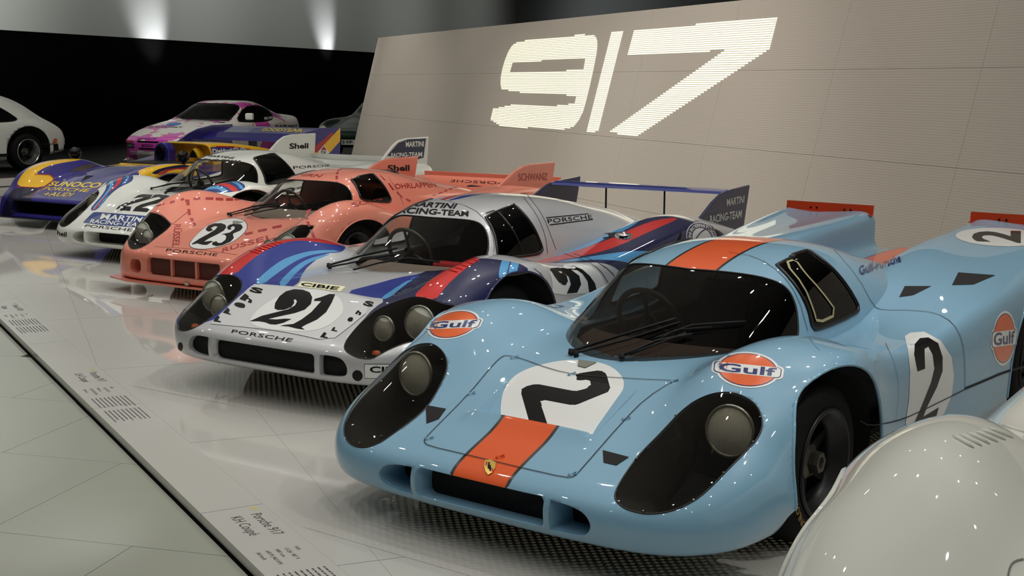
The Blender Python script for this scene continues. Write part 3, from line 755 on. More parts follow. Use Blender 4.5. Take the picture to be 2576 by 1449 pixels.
class Coupe(Car):
    def __init__(s, name, label, pos, rot, net, canopy, mats, ducts=(), cover=None, cover_side=1, screen=None, window=None, foot=FOOT, canopy_mats=None,
                 front=(.015, .31, .395, .35), rear=(2.30, .33, .44, .385), edit=None, pu=9, pv=8, tail=True, glassm=None, coverm=None, paint_body=None, paint_can=None, fx=.85, ref=None, cmax=.9, wx=(.57, 0), cref=False, lipm=0):
        s.ref = ref
        super().__init__(name, label, pos, rot); s.net = np.array(net)
        b = surf(net, pu, pv)
        if edit: edit(s, b)
        c = surf(canopy, pu, pv) if canopy is not None else None
        if c is not None:
            s.all = BVHTree.FromPolygons([Vector(v) for v in np.concatenate([b.V, c.V])], b.F+[[i+len(b.V) for i in f] for f in c.F])
        else: s.all = b.bvh()
        s.bv = s.all
        if paint_body: paint_body(s, b)
        # openings
        s.duct_parts = []
        for P in ducts:
            b.cut(sdf(np.c_[np.abs(b.V[:, 0]), b.V[:, 2]] if min(p[0] for p in P) >= 0 else np.c_[b.V[:, 0], b.V[:, 2]], P), 90, lambda ce, n: (ce[:, 1] < -.70) & (n[:, 1] < -.3))
            s.duct_parts.append(b.take({90}))
        s.cover = None
        if cover is not None:
            b.cut(np.maximum(sdf(s.px(b.V, cover_side) if cref else s.rpx(b.V, cover_side), chaikin(cover, 2)), (np.abs(b.V[:, 0])-cmax)*300), 91, lambda ce, n: (ce[:, 1] < .1) & (np.abs(ce[:, 0]) > .3) & (n[:, 1] < .35)); s.cover = b.take({91})
        for A in (front, rear):
            b.cut(np.maximum(sdf(b.V[:, 1:], arch(*A)), fx-np.abs(b.V[:, 0])), 92, lambda ce, n: np.abs(ce[:, 0]) > fx-.05)
        rem = b.take({92})
        if c is not None:
            b.cut(sdf(b.V[:, :2], both(foot)), 93, lambda ce, n: n[:, 2] > .2); b.take({93})
        s.body = b.obj('body', mats, s.root, solid=.008)
        for A in (front, rear): arch_lip(rem, arch(*A), fx, mats[lipm], s.body)
        well(s, wx[0], fx+.03, front[0], front[1], front[2]+.01, front[3]-.07); well(s, .55, fx+.03, rear[0], rear[1], rear[2]+.01, rear[3]-.05)
        MB().box((0, 1.25, .13), (1.2, 3.7, .03)).build('undertray', BLACK, s.root)
        if c is not None:
            cm = canopy_mats or mats
            if paint_can: paint_can(s, c)
            if screen is not None:
                c.cut(sdf(s.rpx(c.V, 1), chaikin(screen, 2)), 94, lambda ce, n: (n[:, 1] < -.12) & (ce[:, 1] < .8)); g = c.take({94})
                s.screen = g.obj('windscreen', glassm or GLASS, s.root); trim(g, .0055, SEAL, 'screen_seal', s.screen)
            if window is not None:
                c.cut(sdf(s.rpx(c.V, 1), chaikin(window, 1)), 95, lambda ce, n: (np.abs(n[:, 0]) > .3) & (ce[:, 1] > .4) & (ce[:, 1] < 1.6)); g = c.take({95})
                for sd in (1, -1):
                    q = Msh(g.V, [f for f in g.F if g.V[f].mean(0)[0]*sd > 0]); q.compact()
                    if len(q.F): wo = q.obj('side_window', glassm or GLASS, s.root); trim(q, .009, SEAL, 'window_seal', wo)
            cb = c.bvh(); s.canopy = c.obj('canopy', cm, s.root, solid=.006)
        if s.cover is not None:
            cv = s.cover
            for sd in (1, -1):
                q = Msh(cv.V, [f for f in cv.F if cv.V[f].mean(0)[0]*sd > 0]).compact()
                if not len(q.F): continue
                o = q.obj('headlamp_cover', coverm or COVER, s.root); trim(q, .003, SEAL, 'cover_edge', o)
                duct(q, .30, mat('lamp_well', (30, 28, 26), 0.6), 'lamp_well', o, .80, (0, .75, -.5))
    def rpx(s, V, mirror):
        """outlines may be traced on a sister car (ref)"""
        return (s.ref or s).px(V, mirror)
    def wheels(s, r=.30, w=.24, rr=.31, rw=.36, x=.765, xr=.76, wb=2.3):
        for sd in (1, -1):
            add_wheel(s, 'f%.2f%.2f' % (r, w), sd*x, 0, r, w); add_wheel(s, 'r%.2f%.2f' % (rr, rw), sd*xr, wb, rr, rw)
# ------------------------------------------------------------------ pale blue and orange coupe, number 2
BLUE = paint('pale_blue_paint', (134, 178, 205)); ORANGE = paint('orange_paint', (235, 92, 30)); STRK = mat('stripe_edge_black', (14, 13, 14), 0.3, coat=1.0)
WHITEP = paint('white_paint', (226, 228, 222))
def gulf_edit(car, b):
    V = b.V; ax = np.abs(V[:, 0])
    b.cut(np.where(ax < .27, 1, 1)*np.maximum(ax-.272, np.maximum(-.602-V[:, 1], V[:, 1]+.30)), None, lambda c, n: n[:, 2] > .3)
    V = b.V; ax = np.abs(V[:, 0]); b.cut(np.maximum(ax-.264, np.maximum(-.594-V[:, 1], V[:, 1]+.305)), None, lambda c, n: n[:, 2] > .3)
    V = b.V; ax = np.abs(V[:, 0]); y = V[:, 1]; top = V[:, 2] > .3
    ins = (ax <= .2645) & (y >= -.5945) & (y < -.30) & top
    V[ins, 2] -= .042*(-.30-y[ins])/.295
    lip = (ax < .30) & (y < -.60) & (y > -.70) & top
    V[lip, 2] += .016*((y[lip]+.70)/.10)**2*np.clip((.30-ax[lip])/.03, 0, 1)
def stripe(b, w0, w1, ylo, yhi, to, tob, zmin=-1, where=None):
    ax = np.abs(b.V[:, 0]); y = b.V[:, 1]
    b.cut(np.maximum(np.maximum(ax-w1, np.maximum(ylo-y, y-yhi)), zmin-b.V[:, 2]), tob, where or (lambda c, n: n[:, 2] > .05))
    ax = np.abs(b.V[:, 0]); b.cut(ax-w0, to, None, {tob})
c5 = crop(1240, 850, 4.829)
G_ROUND = c5([(120, 1100), (95, 950), (95, 800), (130, 620), (240, 470), (420, 370), (600, 320), (800, 275), (1030, 262), (1280, 290), (1450, 350), (1560, 450), (1597, 540), (1580, 640), (1500, 740), (1390, 900), (1260, 1080), (1195, 1200), (1150, 1250)])
G_TWO = c5([(330, 630), (440, 570), (545, 560), (1000, 648), (1080, 630), (1195, 595), (1180, 520), (1165, 505), (1020, 522), (1002, 436), (1280, 393), (1350, 405), (1380, 445), (1428, 615), (1395, 660), (1290, 700), (1010, 815), (960, 818), (560, 742), (690, 1130), (470, 1120)])
def gulf_paint(car, b):
    hood = lambda c, n: (n[:, 2] > .2) & (c[:, 1] < .1)
    b.cut(sdf(car.px(b.V), chaikin(G_ROUND, 2)), 4, hood); b.cut(sdf(car.px(b.V), G_TWO), 5, None, {4}); b.cut(b.V[:, 1]+.5975, 0, None, {4, 5})
    stripe(b, .117, .131, -1.0, -.598, 1, 2, .275); stripe(b, .117, .131, 1.6, 3.3, 1, 2, .3)
def gulf_can(car, c): stripe(c, .117, .131, .4, 3.0, 1, 2)
G_COVER = [(1838, 986), (1876, 998), (1907, 1022), (1919, 1060), (1914, 1088), (1897, 1115), (1838, 1174), (1772, 1243), (1719, 1276), (1673, 1290), (1626, 1294), (1580, 1284), (1555, 1268), (1545, 1250), (1550, 1231), (1569, 1198), (1606, 1145), (1662, 1090), (1717, 1030), (1759, 1002), (1800, 988)]
G_SCREEN = [(1500, 676), (1676, 674), (1807, 682), (1897, 693), (1952, 707), (1983, 727), (1999, 760), (2006, 795), (2008, 850), (1990, 880), (1800, 960), (1300, 960), (1300, 800)]
G_WINDOW = [(1921, 638), (1979, 626), (2021, 624), (2045, 636), (2090, 671), (2131, 719), (2164, 777), (2152, 788), (2103, 812), (2048, 831), (2041, 822), (2034, 781), (2007, 726), (1972, 684), (1938, 653)]
K_DUCTS = [rrect(-.287, .172, .287, .279, .02), rrect(.31, .165, .36, .272, .018)[:0]+chaikin([(.31, .168), (.31, .168), (.40, .165), (.455, .178), (.478, .215), (.455, .252), (.40, .268), (.31, .274), (.31, .274)], 2).tolist()]
def louvres(car, A, B, n, m, r=.0045):
    """ridges across a wing top; A and B are pixel end points of the first and last ridge"""
    for i in range(n):
        t = i/(n-1); p = [(A[0][k]+(A[1][k]-A[0][k])*t, B[0][k]+(B[1][k]-B[0][k])*t) for k in (0, 1)]
        L = [car.hit(p[0][0]+(p[0][1]-p[0][0])*u, p[1][0]+(p[1][1]-p[1][0])*u) for u in np.linspace(0, 1, 6)]; L = [h[0]+h[1]*.001 for h in L if h]
        if len(L) > 4 and all((a-b).length < .07 for a, b in zip(L, L[1:])): MB().tube(L, [r*.2]+[r]*(len(L)-2)+[r*.2], 6).build('louvre', m, car.body, True)
G = Coupe('racing_coupe', 'pale blue racing coupe with orange centre stripe and number 2', (0, 0), 0, K_FRONT+K_REAR, CANOPY, [BLUE, ORANGE, STRK, WHITEP, DECALW, DECALK],
          K_DUCTS, G_COVER, 1, G_SCREEN, G_WINDOW, edit=gulf_edit, paint_body=gulf_paint, paint_can=gulf_can, glassm=GLASSD, rear=(2.30, .33, .43, .36))
G.wheels()
duct(G.duct_parts[0], .075, BLUE, 'air_intake', G.root, .94); duct(G.duct_parts[1], .13, BLUE, 'air_intake', G.root, .85)
for sx in (1, -1): lamp(G, (sx*.719, -.42, .479), .086, (sx*.05, -1, .12), G.root)
cockpit(G)

# its livery and fittings
c1 = crop(800, 550, 1.612); c2 = crop(1676, 450, 1.45); c5 = crop(1240, 850, 4.829)
NAVY = mat('navy_print', (28, 40, 110), 0.3, coat=.8); ORP = mat('orange_print', (238, 100, 32), 0.3, coat=.8)
def oil_badge(car, C, e1, e2):
    Q = cen(C, e1, e2); b = car.shape([u01(ell(.90, 1.0))], Q, DECALW, .0012, name='badge'); kw = dict(parent=car.body)
    car.shape([u01(rrect(-1, -.38, 1, .38, .2))], Q, DECALW, .0013, name='badge_band', **kw)
    car.shape([u01(ell(.82, .91))], Q, NAVY, .0017, name='badge_ring', **kw); car.shape([u01(rrect(-.94, -.31, .94, .31, .16))], Q, NAVY, .0017, name='badge_ring', **kw)
    car.shape([u01(ell(.785, .87))], Q, ORP, .0021, name='badge_disc', **kw); car.shape([u01(rrect(-.91, -.275, .91, .275, .14))], Q, DECALW, .0025, name='badge_band', **kw)
    car.text('Gulf', quad_sub(Q, .10, .385, .90, .62), NAVY, .0031, .022, name='badge_lettering', **kw)
oil_badge(G, (1141, 817), (71, -3), (17, -37)); oil_badge(G, (1881, 931), (90, 9), (7, -45)); oil_badge(G, (2525, 851), (33, -4), (2, -69))
G.poly([c2([(870, 575), (890, 562), (940, 558), (1000, 590), (1040, 650), (1048, 720), (1040, 790), (1010, 860), (975, 905), (930, 925), (880, 925), (872, 890), (885, 800), (888, 700), (880, 620)])], DECALW, .0016, 20, 'number_roundel', jump=.4)
G.poly([c2([(903, 640), (905, 605), (925, 583), (955, 580), (990, 600), (1006, 650), (1006, 700), (985, 760), (950, 830), (935, 868), (992, 833), (977, 888), (890, 918), (925, 840), (965, 740), (977, 690), (970, 640), (955, 612), (940, 620), (942, 692), (915, 702)])], DECALK, .0028, 20, 'race_number', jump=.4)
G.shape([u01(ell(1, 1))], cen((2517, 597), (113, 4), (0, -23)), DECALW, .0014, 14, 'number_roundel')
G.text('2', [(2568, 612), (2568, 582), (2445, 579), (2445, 608)], DECALK, .0024, .03, n=10, name='race_number')
G.text('Gulf-Porsche', [(2162, 693), (2268, 660), (2263, 640), (2158, 671)], NAVY, .005, .012, n=60)
gp = c1([(430, 905), (445, 922), (610, 960), (840, 1015), (1010, 1053), (1040, 1047), (1062, 1025), (1240, 820), (1330, 730), (1440, 660)])+c5([(2290, 525), (1600, 495), (1000, 450), (700, 385), (350, 255), (200, 220), (120, 220), (0, 330)])+c1([(610, 715), (435, 890)])
G.pline(gp, .0035, GAP, .0028, 1, True, step=6)
for L, wd in (([(605, 250), (700, 360), (755, 465), (785, 480), (900, 480), (985, 490), (1045, 525), (1080, 590), (1088, 680), (1088, 762)], .0035), ([(1088, 765), (1150, 740), (1230, 705), (1305, 685)], .011),
              ([(705, 882), (740, 902), (835, 885), (900, 860), (1088, 768)], .004), ([(835, 885), (848, 780), (838, 690), (800, 600)], .002), ([(230, 268), (330, 285), (420, 345), (480, 430), (515, 555)], .003), ([(500, 232), (600, 248), (690, 300)], .002)):
    G.pline(c2(L), wd, GAP, .0028, 1, step=6)
for L in ([(870, 392), (967, 392), (900, 425), (850, 432)], [(1065, 342), (1200, 352), (1120, 386), (1042, 388)]): G.poly([c2(L)], BLACK, .002, 5, 'air_slot')
for L in ([(1155, 940), (1262, 968), (1210, 1002), (1158, 990)], [(437, 757), (520, 772), (490, 814), (440, 832)]): G.poly([c1(L)], BLACK, .002, 5, 'air_slot')
G.poly([c5([(1040, 272), (1268, 300), (1120, 370), (1030, 345)])], mat('scoop_shade_grey', (120, 124, 112), .5), .0034, 5, 'air_slot')  # flat grey patch, the scoop's hollow shade put into its colour
louvres(G, ((1300, 744), (1380, 738)), ((1345, 770), (1425, 752)), 6, BLUE, .004); louvres(G, ((2035, 850), (2118, 842)), ((2062, 882), (2146, 872)), 6, BLUE, .004)
G.shape([u01([(-.8, .8), (0, 1), (.8, .8), (.85, .1), (.5, -.6), (0, -1), (-.5, -.6), (-.85, .1)])], cen((1232, 1177), (17, 4), (3, -19)), mat('crest_gold', (214, 178, 84), .3, .5), .004, 4, 'crest')
for x0, y0, mm in ((-.6, .15, 'r'), (-.25, .15, 'k'), (.1, -.5, 'k'), (.4, -.5, 'r')):
    G.shape([u01([(x0, y0), (x0+.22, y0), (x0+.22, y0+.45), (x0, y0+.45)])], cen((1232, 1177), (17, 4), (3, -19)), mat('crest_red', (190, 30, 34), .4) if mm == 'r' else DECALK, .0048, 2, 'crest_field')
G.shape([u01(ell(.25, .3))], cen((1232, 1177), (17, 4), (3, -19)), DECALK, .0054, 2, 'crest_field')
def pins(car, pts, m):
    for p in pts:
        h = car.hit(*p)
        if h:
            b = MB().lathe([(0, .008), (.006, .008), (.007, -.004)], 8, 'z', tuple(h[0])); b.tube([h[0]+Vector((.004, .01, .004)), h[0]+Vector((.014, .022, .012)), h[0]+Vector((.022, .012, .008)), h[0]+Vector((.012, 0, .006))], .0022, 5); b.build('bonnet_pin', m, car.body, True)
pins(G, [(1288, 902), (1180, 993), (1074, 1106), (1690, 962), (1568, 1056), (1433, 1196), (1432, 944)], BLUE); pins(G, [(1251, 1152)], ORANGE)
for sx in (1, -1):
    sp = MB().box((sx*.573, 3.215, .912), (.565, .008, .055), Matrix.Rotation(math.radians(-8), 3, 'X')).box((sx*.573, 3.20, .882), (.565, .04, .006)).build('tail_spoiler', mat('orange_red_paint', (222, 72, 36), .3, coat=1), G.root)
    for k in (-.12, -.08, .1, .14): MB().lathe([(0, -.004), (.006, -.003), (.007, .003)], 8, 'y', (sx*.573+k, 3.209, .905)).build('bolt', BLACK, sp)
wiper(G, [(1437, 893), (1560, 853), (1700, 810)], [(1640, 862), (1740, 826), (1872, 815)]); wiper(G, [(1450, 897), (1580, 862), (1712, 818)], [(1650, 866), (1700, 838), (1790, 830)], .004)
wiper(G, [(1566, 903), (1650, 866), (1740, 848)], [(1585, 899), (1650, 874), (1725, 846)])
# sliding pane in the near door window
G.pline(c2([(432, 308), (470, 295), (500, 340), (560, 405), (625, 492), (548, 528), (536, 480), (500, 390)]), .012, mat('pane_rim', (168, 160, 120), .4), .004, 1, True, 'pane_frame')
for p in ((1838, 990), (1912, 1050), (1895, 1112), (1820, 1190), (1745, 1258), (1618, 1286), (1557, 1262), (1600, 1156), (1700, 1046), (1085, 870), (1112, 905), (1040, 1010), (960, 1098), (905, 1115), (888, 1070), (960, 960)):
    h = G.hit(*p)
    if h: MB().lathe([(0, .004), (.004, .003), (.005, 0)], 8, 'z', tuple(h[0]+h[1]*.002)).build('cover_screw', CHROME, G.body, True)
def tyre_text(car, t, x, y, zc, r0, r1, a0, a1, m):
    V, F = norm2d(text2d(t, .02)); V, F = dice((V, F), 20, 2); P = []
    for u, v in V:
        a = a0+(a1-a0)*u; r = r0+(r1-r0)*v; P.append((x, y+r*math.cos(a), zc+r*math.sin(a)))
    mesh_obj('tyre_lettering', P, F, m, car.root, smooth=False)
tyre_text(G, 'DUNLOP', .8865, 0, .296, .235, .262, math.radians(238), math.radians(200), mat('tyre_yellow', (150, 120, 60), .6))
# ------------------------------------------------------------------ silver and blue long tailed coupe, number 21
SILVER = paint('silver_paint', (200, 201, 204), .2, .34); RED = paint('signal_red_paint', (206, 32, 30)); DNAVY = paint('navy_paint', (22, 27, 74)); MBLUE = paint('royal_blue_paint', (26, 48, 142)); LBLUE = paint('sky_blue_paint', (84, 160, 214)); PALE = paint('hatch_highlight_and_disc_pale', (214, 215, 216))
LH = [
 row([0, .17, .36, .50, .61, .70, .76, .80, .82], [-.86, -.86, -.855, -.84, -.81, -.75, -.66, -.55, -.42], .165),
 row([0, .17, .37, .52, .64, .74, .81, .855, .88], [-.955, -.955, -.95, -.935, -.905, -.845, -.74, -.60, -.44], .18),
 row([0, .17, .37, .53, .66, .765, .84, .89, .915], [-.98, -.98, -.975, -.96, -.93, -.865, -.755, -.61, -.44], [.25, .25, .25, .25, .25, .25, .25, .24, .22]),
 row([0, .17, .37, .53, .66, .77, .85, .90, .925], [-.97, -.97, -.965, -.95, -.92, -.855, -.745, -.60, -.42], [.325, .325, .325, .325, .325, .33, .335, .30, .25]),
 row([0, .17, .37, .52, .645, .765, .85, .91, .935], [-.91, -.91, -.905, -.89, -.86, -.80, -.69, -.56, -.39], [.375, .375, .375, .375, .375, .385, .39, .36, .27]),
 row([0, .17, .38, .51, .625, .755, .85, .92, .945], [-.75, -.75, -.745, -.73, -.70, -.65, -.57, -.47, -.33], [.445, .445, .45, .455, .465, .475, .465, .42, .28]),
 row([0, .17, .39, .49, .60, .735, .85, .925, .95], [-.57, -.57, -.565, -.56, -.54, -.50, -.44, -.37, -.27], [.515, .52, .53, .535, .555, .585, .565, .475, .29]),
 row([0, .17, .38, .47, .575, .71, .845, .93, .955], [-.38, -.38, -.375, -.37, -.35, -.32, -.29, -.26, -.2], [.56, .56, .56, .57, .62, .668, .635, .52, .30]),
 row([0, .16, .35, .46, .57, .69, .845, .935, .96], [-.17]*5+[-.14]*4, [.59, .59, .58, .585, .645, .715, .68, .575, .31]),
]+K_FRONT[9:]+K_REAR[:2]+[
 row([0, .15, .32, .44, .57, .71, .85, .94, .93], 1.5, [.62, .62, .62, .635, .68, .70, .675, .58, .14]),
 row([0, .15, .32, .45, .58, .72, .87, .96, .95], 1.9, [.64, .64, .64, .67, .745, .775, .73, .61, .16]),
 row([0, .15, .32, .45, .58, .72, .87, .96, .95], 2.3, [.64, .64, .64, .67, .75, .775, .735, .62, .20]),
 row([0, .15, .32, .45, .58, .72, .87, .95, .94], 2.7, [.61, .61, .61, .63, .68, .70, .67, .58, .22]),
 row([0, .15, .32, .45, .58, .72, .86, .94, .93], 3.1, [.57, .57, .57, .58, .60, .615, .59, .53, .25]),
 row([0, .15, .32, .45, .58, .72, .85, .92, .92], 3.5, [.53, .53, .53, .53, .53, .54, .53, .50, .28]),
 row([0, .15, .32, .45, .58, .72, .84, .91, .91], 3.75, [.50, .50, .50, .50, .50, .50, .49, .47, .30]),
]
LCAN = CANOPY[:7]+[
 row([0, .12, .24, .35, .44, .51, .55], 1.28, [.95, .946, .93, .885, .80, .69, .54]),
 row([0, .12, .24, .35, .45, .53, .57], 1.55, [.92, .916, .90, .86, .785, .68, .54]),
 row([0, .12, .24, .35, .46, .55, .60], 1.85, [.87, .866, .85, .815, .75, .66, .54]),
 row([0, .12, .24, .35, .46, .55, .60], 2.15, [.82, .816, .80, .77, .715, .645, .54]),
 row([0, .11, .22, .33, .43, .52, .58], 2.5, [.745, .742, .73, .705, .665, .61, .52]),
 row([0, .11, .22, .32, .41, .5, .56], 2.85, [.665, .66, .65, .635, .61, .57, .48]),
 row([0, .10, .2, .3, .39, .47, .52], 3.2, .55),
]
l1 = crop(430, 580, 3.45); l2 = crop(780, 460, 4.025); l3 = crop(1240, 430, 3.788); l4 = crop(800, 640, 4.14); l5 = crop(560, 620, 4.83)
def region(car, b, poly, to, side=0, smooth=1, frm=None, ymax=9, ymin=-9, nz=-.2):
    """paint the skin seen inside a traced outline"""
    def wh(c, n):
        d = np.array(car.o)-c; k = (n*d).sum(1) > 0; k &= (c[:, 1] < ymax) & (c[:, 1] > ymin)
        if side: k &= c[:, 0]*side > .02
        return k
    b.cut(sdf(car.px(b.V), chaikin(poly, smooth)), to, wh, frm)
def lh_paint(car, b):
    # far wing
    region(car, b, l1([(340, 420), (560, 190), (850, 60), (1100, 40), (1500, 110), (1520, 150), (1480, 190), (1350, 195), (1250, 260), (1150, 350), (1095, 487), (970, 478), (720, 458), (620, 545), (560, 700), (300, 800), (60, 860), (40, 700)]), 3, -1)
    region(car, b, l1([(718, 458), (830, 350), (960, 255), (1090, 205), (1230, 172), (1450, 168), (1470, 182), (1300, 195), (1180, 220), (1060, 275), (900, 385), (805, 466)]), 4, -1)
    region(car, b, l1([(925, 474), (990, 390), (1090, 300), (1200, 240), (1330, 208), (1400, 200), (1330, 228), (1200, 275), (1110, 345), (1040, 420), (1000, 482)]), 4, -1)
    region(car, b, l1([(385, 390), (545, 392), (700, 250), (840, 160), (960, 112), (1100, 82), (1280, 100), (1500, 135), (1480, 110), (1200, 50), (1000, 55), (850, 80), (700, 130), (560, 225)]), 1, -1)
    # near wing
    region(car, b, l2([(360, 1110), (640, 1030), (900, 960), (1130, 920), (1250, 850), (1400, 790), (1560, 755), (1900, 770), (2215, 840), (2205, 960), (2170, 1020), (2000, 1000), (1850, 1060), (1700, 1300), (1600, 1500), (400, 1600), (500, 1430), (640, 1270), (780, 1180), (600, 1150)]), 2, 1, ymax=.7)
    region(car, b, l2([(340, 1105), (640, 1030), (900, 955), (1160, 915), (1000, 1010), (780, 1165), (700, 1170), (560, 1150)]), 3, 1, ymax=.5)
    region(car, b, l2([(700, 1172), (900, 1040), (1050, 950), (1090, 945), (940, 1050), (790, 1175)]), 4, 1, ymax=.5)
    region(car, b, l2([(1030, 1165), (1160, 1030), (1330, 900), (1480, 810), (1560, 770), (1720, 745), (1700, 790), (1620, 830), (1500, 930), (1380, 1040), (1260, 1200)]), 1, 1, ymax=.5)
    for P in ([(1905, 960), (1920, 860), (1945, 770), (2030, 780), (2000, 880), (1988, 960)], [(2000, 960), (2015, 870), (2040, 785), (2120, 795), (2100, 880), (2088, 960)]): region(car, b, l2(P), 4, 1, 0, {2})
    # near rear flank
    region(car, b, l3([(230, 855), (500, 790), (700, 715), (900, 610), (1050, 520), (1200, 465), (1300, 445), (1800, 420), (2200, 560), (1900, 720), (1450, 900), (1420, 950), (1270, 1040), (1190, 930), (1050, 872), (800, 872), (500, 882)]), 2, 1, ymin=.4)
    region(car, b, l3([(420, 830), (800, 725), (950, 662), (1100, 570), (1280, 478), (1420, 440), (1400, 470), (1340, 520), (1200, 590), (1050, 660), (850, 745), (500, 840)]), 4, 1, ymin=.4)
    region(car, b, l3([(310, 882), (700, 788), (1000, 690), (1180, 620), (1350, 540), (1550, 465), (1780, 440), (1740, 470), (1600, 530), (1400, 620), (1150, 735), (900, 803), (480, 878)]), 1, 1, ymin=.4)
    region(car, b, l3([(560, 872), (850, 828), (1100, 788), (1300, 763), (1450, 763), (1620, 775), (1470, 870), (1400, 912), (1250, 862), (1050, 842), (850, 852)]), 4, 1, ymin=.4)
    region(car, b, l1([(722, 464), (1100, 490), (1500, 540), (1725, 600), (1690, 720), (1560, 830), (1380, 965), (1000, 880), (700, 845), (345, 812), (350, 795), (560, 600)]), 5, 0, 0, ymax=.2)  # hatch panel: highlight on the silver painted in as a paler colour
def lh_can(car, c):
    for P, t in (([(1200, 172), (1262, 172), (1450, 118), (1700, 85), (1600, 80), (1380, 110)], 4), ([(1290, 174), (1350, 176), (1540, 120), (1800, 90), (1720, 85), (1480, 112)], 1), ([(1370, 182), (1440, 178), (1700, 118), (1950, 100), (1850, 90), (1580, 118)], 3)):
        region(car, c, l2(P), t, 0, 1)
L_COVER = l1([(400, 388), (470, 382), (545, 390), (600, 420), (620, 470), (600, 540), (520, 625), (400, 720), (300, 790), (220, 840), (130, 872), (75, 868), (55, 845), (65, 780), (110, 690), (180, 600), (260, 510), (330, 430)])
L_SCREEN = l2([(700, 310), (820, 315), (1100, 345), (1450, 365), (1650, 382), (1740, 422), (1790, 500), (1808, 600), (1803, 700), (1770, 770), (1700, 850), (1500, 1000), (0, 1100), (0, 700)])
L_WINDOW = l2([(1605, 210), (1680, 172), (1900, 145), (1950, 150), (2080, 230), (2180, 330), (2270, 460), (2330, 600), (2365, 710), (2150, 745), (1905, 768), (1895, 700), (1880, 560), (1840, 450), (1760, 320), (1680, 250)])
L_DUCTS = [rrect(-.36, .208, .36, .312, .025), chaikin([(.39, .208), (.39, .208), (.50, .21), (.555, .225), (.56, .27), (.53, .305), (.48, .315), (.39, .315), (.39, .315)], 2).tolist()]
LC = Coupe('racing_coupe', 'silver and navy long-tailed racing coupe with red stripes and number 21', (-2.334, 1.105), 3.87, LH, LCAN, [SILVER, RED, DNAVY, MBLUE, LBLUE, PALE], L_DUCTS, L_COVER, -1, L_SCREEN, L_WINDOW,
           paint_body=lh_paint, paint_can=lh_can, rear=(2.30, .33, .43, .36), cmax=.86, lipm=2, coverm=glass('lamp_cover_clear', (0.72, 0.70, 0.66), 1.2))
LC.wheels()
for q in LC.duct_parts: duct(q, .03, SILVER, 'air_intake', LC.root, .95)
for sx in (1, -1):
    lamp(LC, (sx*.735, -.60, .455), .085, (sx*.05, -1, .12), LC.root); lamp(LC, (sx*.585, -.70, .425), .062, (0, -1, .12), LC.root)
    MB().lathe([(0, .012), (.018, .008), (.024, -.008)], 12, 'z', (sx*.64, -.83, .33)).build('marker_lamp', mat('amber_lens', (200, 90, 40), .2), LC.root, True)
cockpit(LC)
MB().box((.21, .47, .575), (.34, .10, .05)).build('dash_panel', mat('red_cloth', (170, 22, 30), .7), LC.root, bevel=.015)
# livery lettering
def glyphs(car, L, m, **k):
    for t, Q in L: car.text(t, Q, m, **k)
LC.poly([chaikin(l5([(320, 905), (420, 770), (640, 620), (900, 520), (1200, 520), (1400, 590), (1475, 720), (1450, 830), (1300, 960), (1100, 1030), (800, 1030), (500, 1000), (360, 950)]), 2).tolist()], DECALW, .001, 16, 'number_roundel')
LC.poly([l5([(865, 650), (872, 690), (835, 740), (750, 772), (670, 775), (630, 755), (640, 690), (690, 610), (770, 548), (870, 522), (980, 530), (1060, 562), (1090, 620), (1075, 700), (1000, 770), (880, 812), (700, 850), (550, 884), (650, 890), (760, 880), (838, 885), (740, 930), (650, 952), (580, 948), (520, 925), (440, 912), (328, 912), (480, 845), (660, 800), (800, 765), (880, 720), (905, 675), (890, 645)])], DECALK, .002, 16, 'race_number')
LC.poly([l5([(1110, 665), (1120, 640), (1200, 618), (1300, 580), (1370, 585), (1330, 680), (1260, 800), (1150, 890), (1000, 960), (960, 985), (1000, 1015), (900, 1000), (800, 975), (700, 968), (760, 955), (860, 945), (960, 890), (1080, 800), (1170, 700), (1200, 668), (1150, 665)])], DECALK, .002, 16, 'race_number')
LC.text('PORSCHE', l5([(105, 1050), (830, 1162), (865, 1122), (125, 1010)]), DECALK, .0018, 0, 0, 1.05)
LC.poly([l5([(900, 487), (1430, 552), (1497, 490), (965, 425)])], mat('cream_print', (240, 236, 196), .4), .0018, 8, 'sticker'); LC.text('CIBIE', l5([(942, 480), (1390, 537), (1427, 497), (967, 440)]), DECALK, .003, .03)
glyphs(LC, [('S', l5([(320, 548), (470, 582), (502, 520), (360, 488)])), ('h', l5([(205, 638), (345, 692), (377, 645), (272, 573)])), ('e', l5([(120, 718), (260, 757), (292, 705), (170, 672)])), ('L', l5([(5, 805), (100, 832), (112, 800), (62, 742)])), ('L', l1([(368, 787), (432, 798), (447, 765), (405, 738)])),
            ('S', l5([(1700, 712), (1820, 742), (1847, 680), (1740, 658)])), ('h', l5([(1610, 817), (1672, 837), (1702, 793), (1645, 778)])), ('e', l5([(1505, 907), (1572, 917), (1597, 868), (1540, 858)])), ('L', l5([(1320, 1022), (1390, 1037), (1415, 995), (1350, 983)])), ('L', l5([(1185, 1102), (1275, 1117), (1300, 1075), (1235, 1043)]))], DECALK, bold=.045, eps=.002)
LC.shape([u01(ell(1, 1))], cen(l4([(412, 1262)])[0], (13, 1), (0, -13.5)), BLACK, .002, 6, 'round_duct'); LC.shape([u01(ell(1, 1))], cen((454, 872), (6, 0), (0, -11)), BLACK, .002, 6, 'round_duct')
bx_ = l4([(483, 1292), (800, 1300), (800, 1142), (483, 1140)]); LC.poly([bx_], DECALK, .001, 6, 'sticker'); LC.poly([l4([(488, 1286), (795, 1294), (795, 1148), (488, 1146)])], DECALW, .0016, 6, 'sticker'); LC.text('CIBIE', l4([(540, 1230), (930, 1240), (930, 1172), (540, 1165)]), DECALK, .0024, .03)
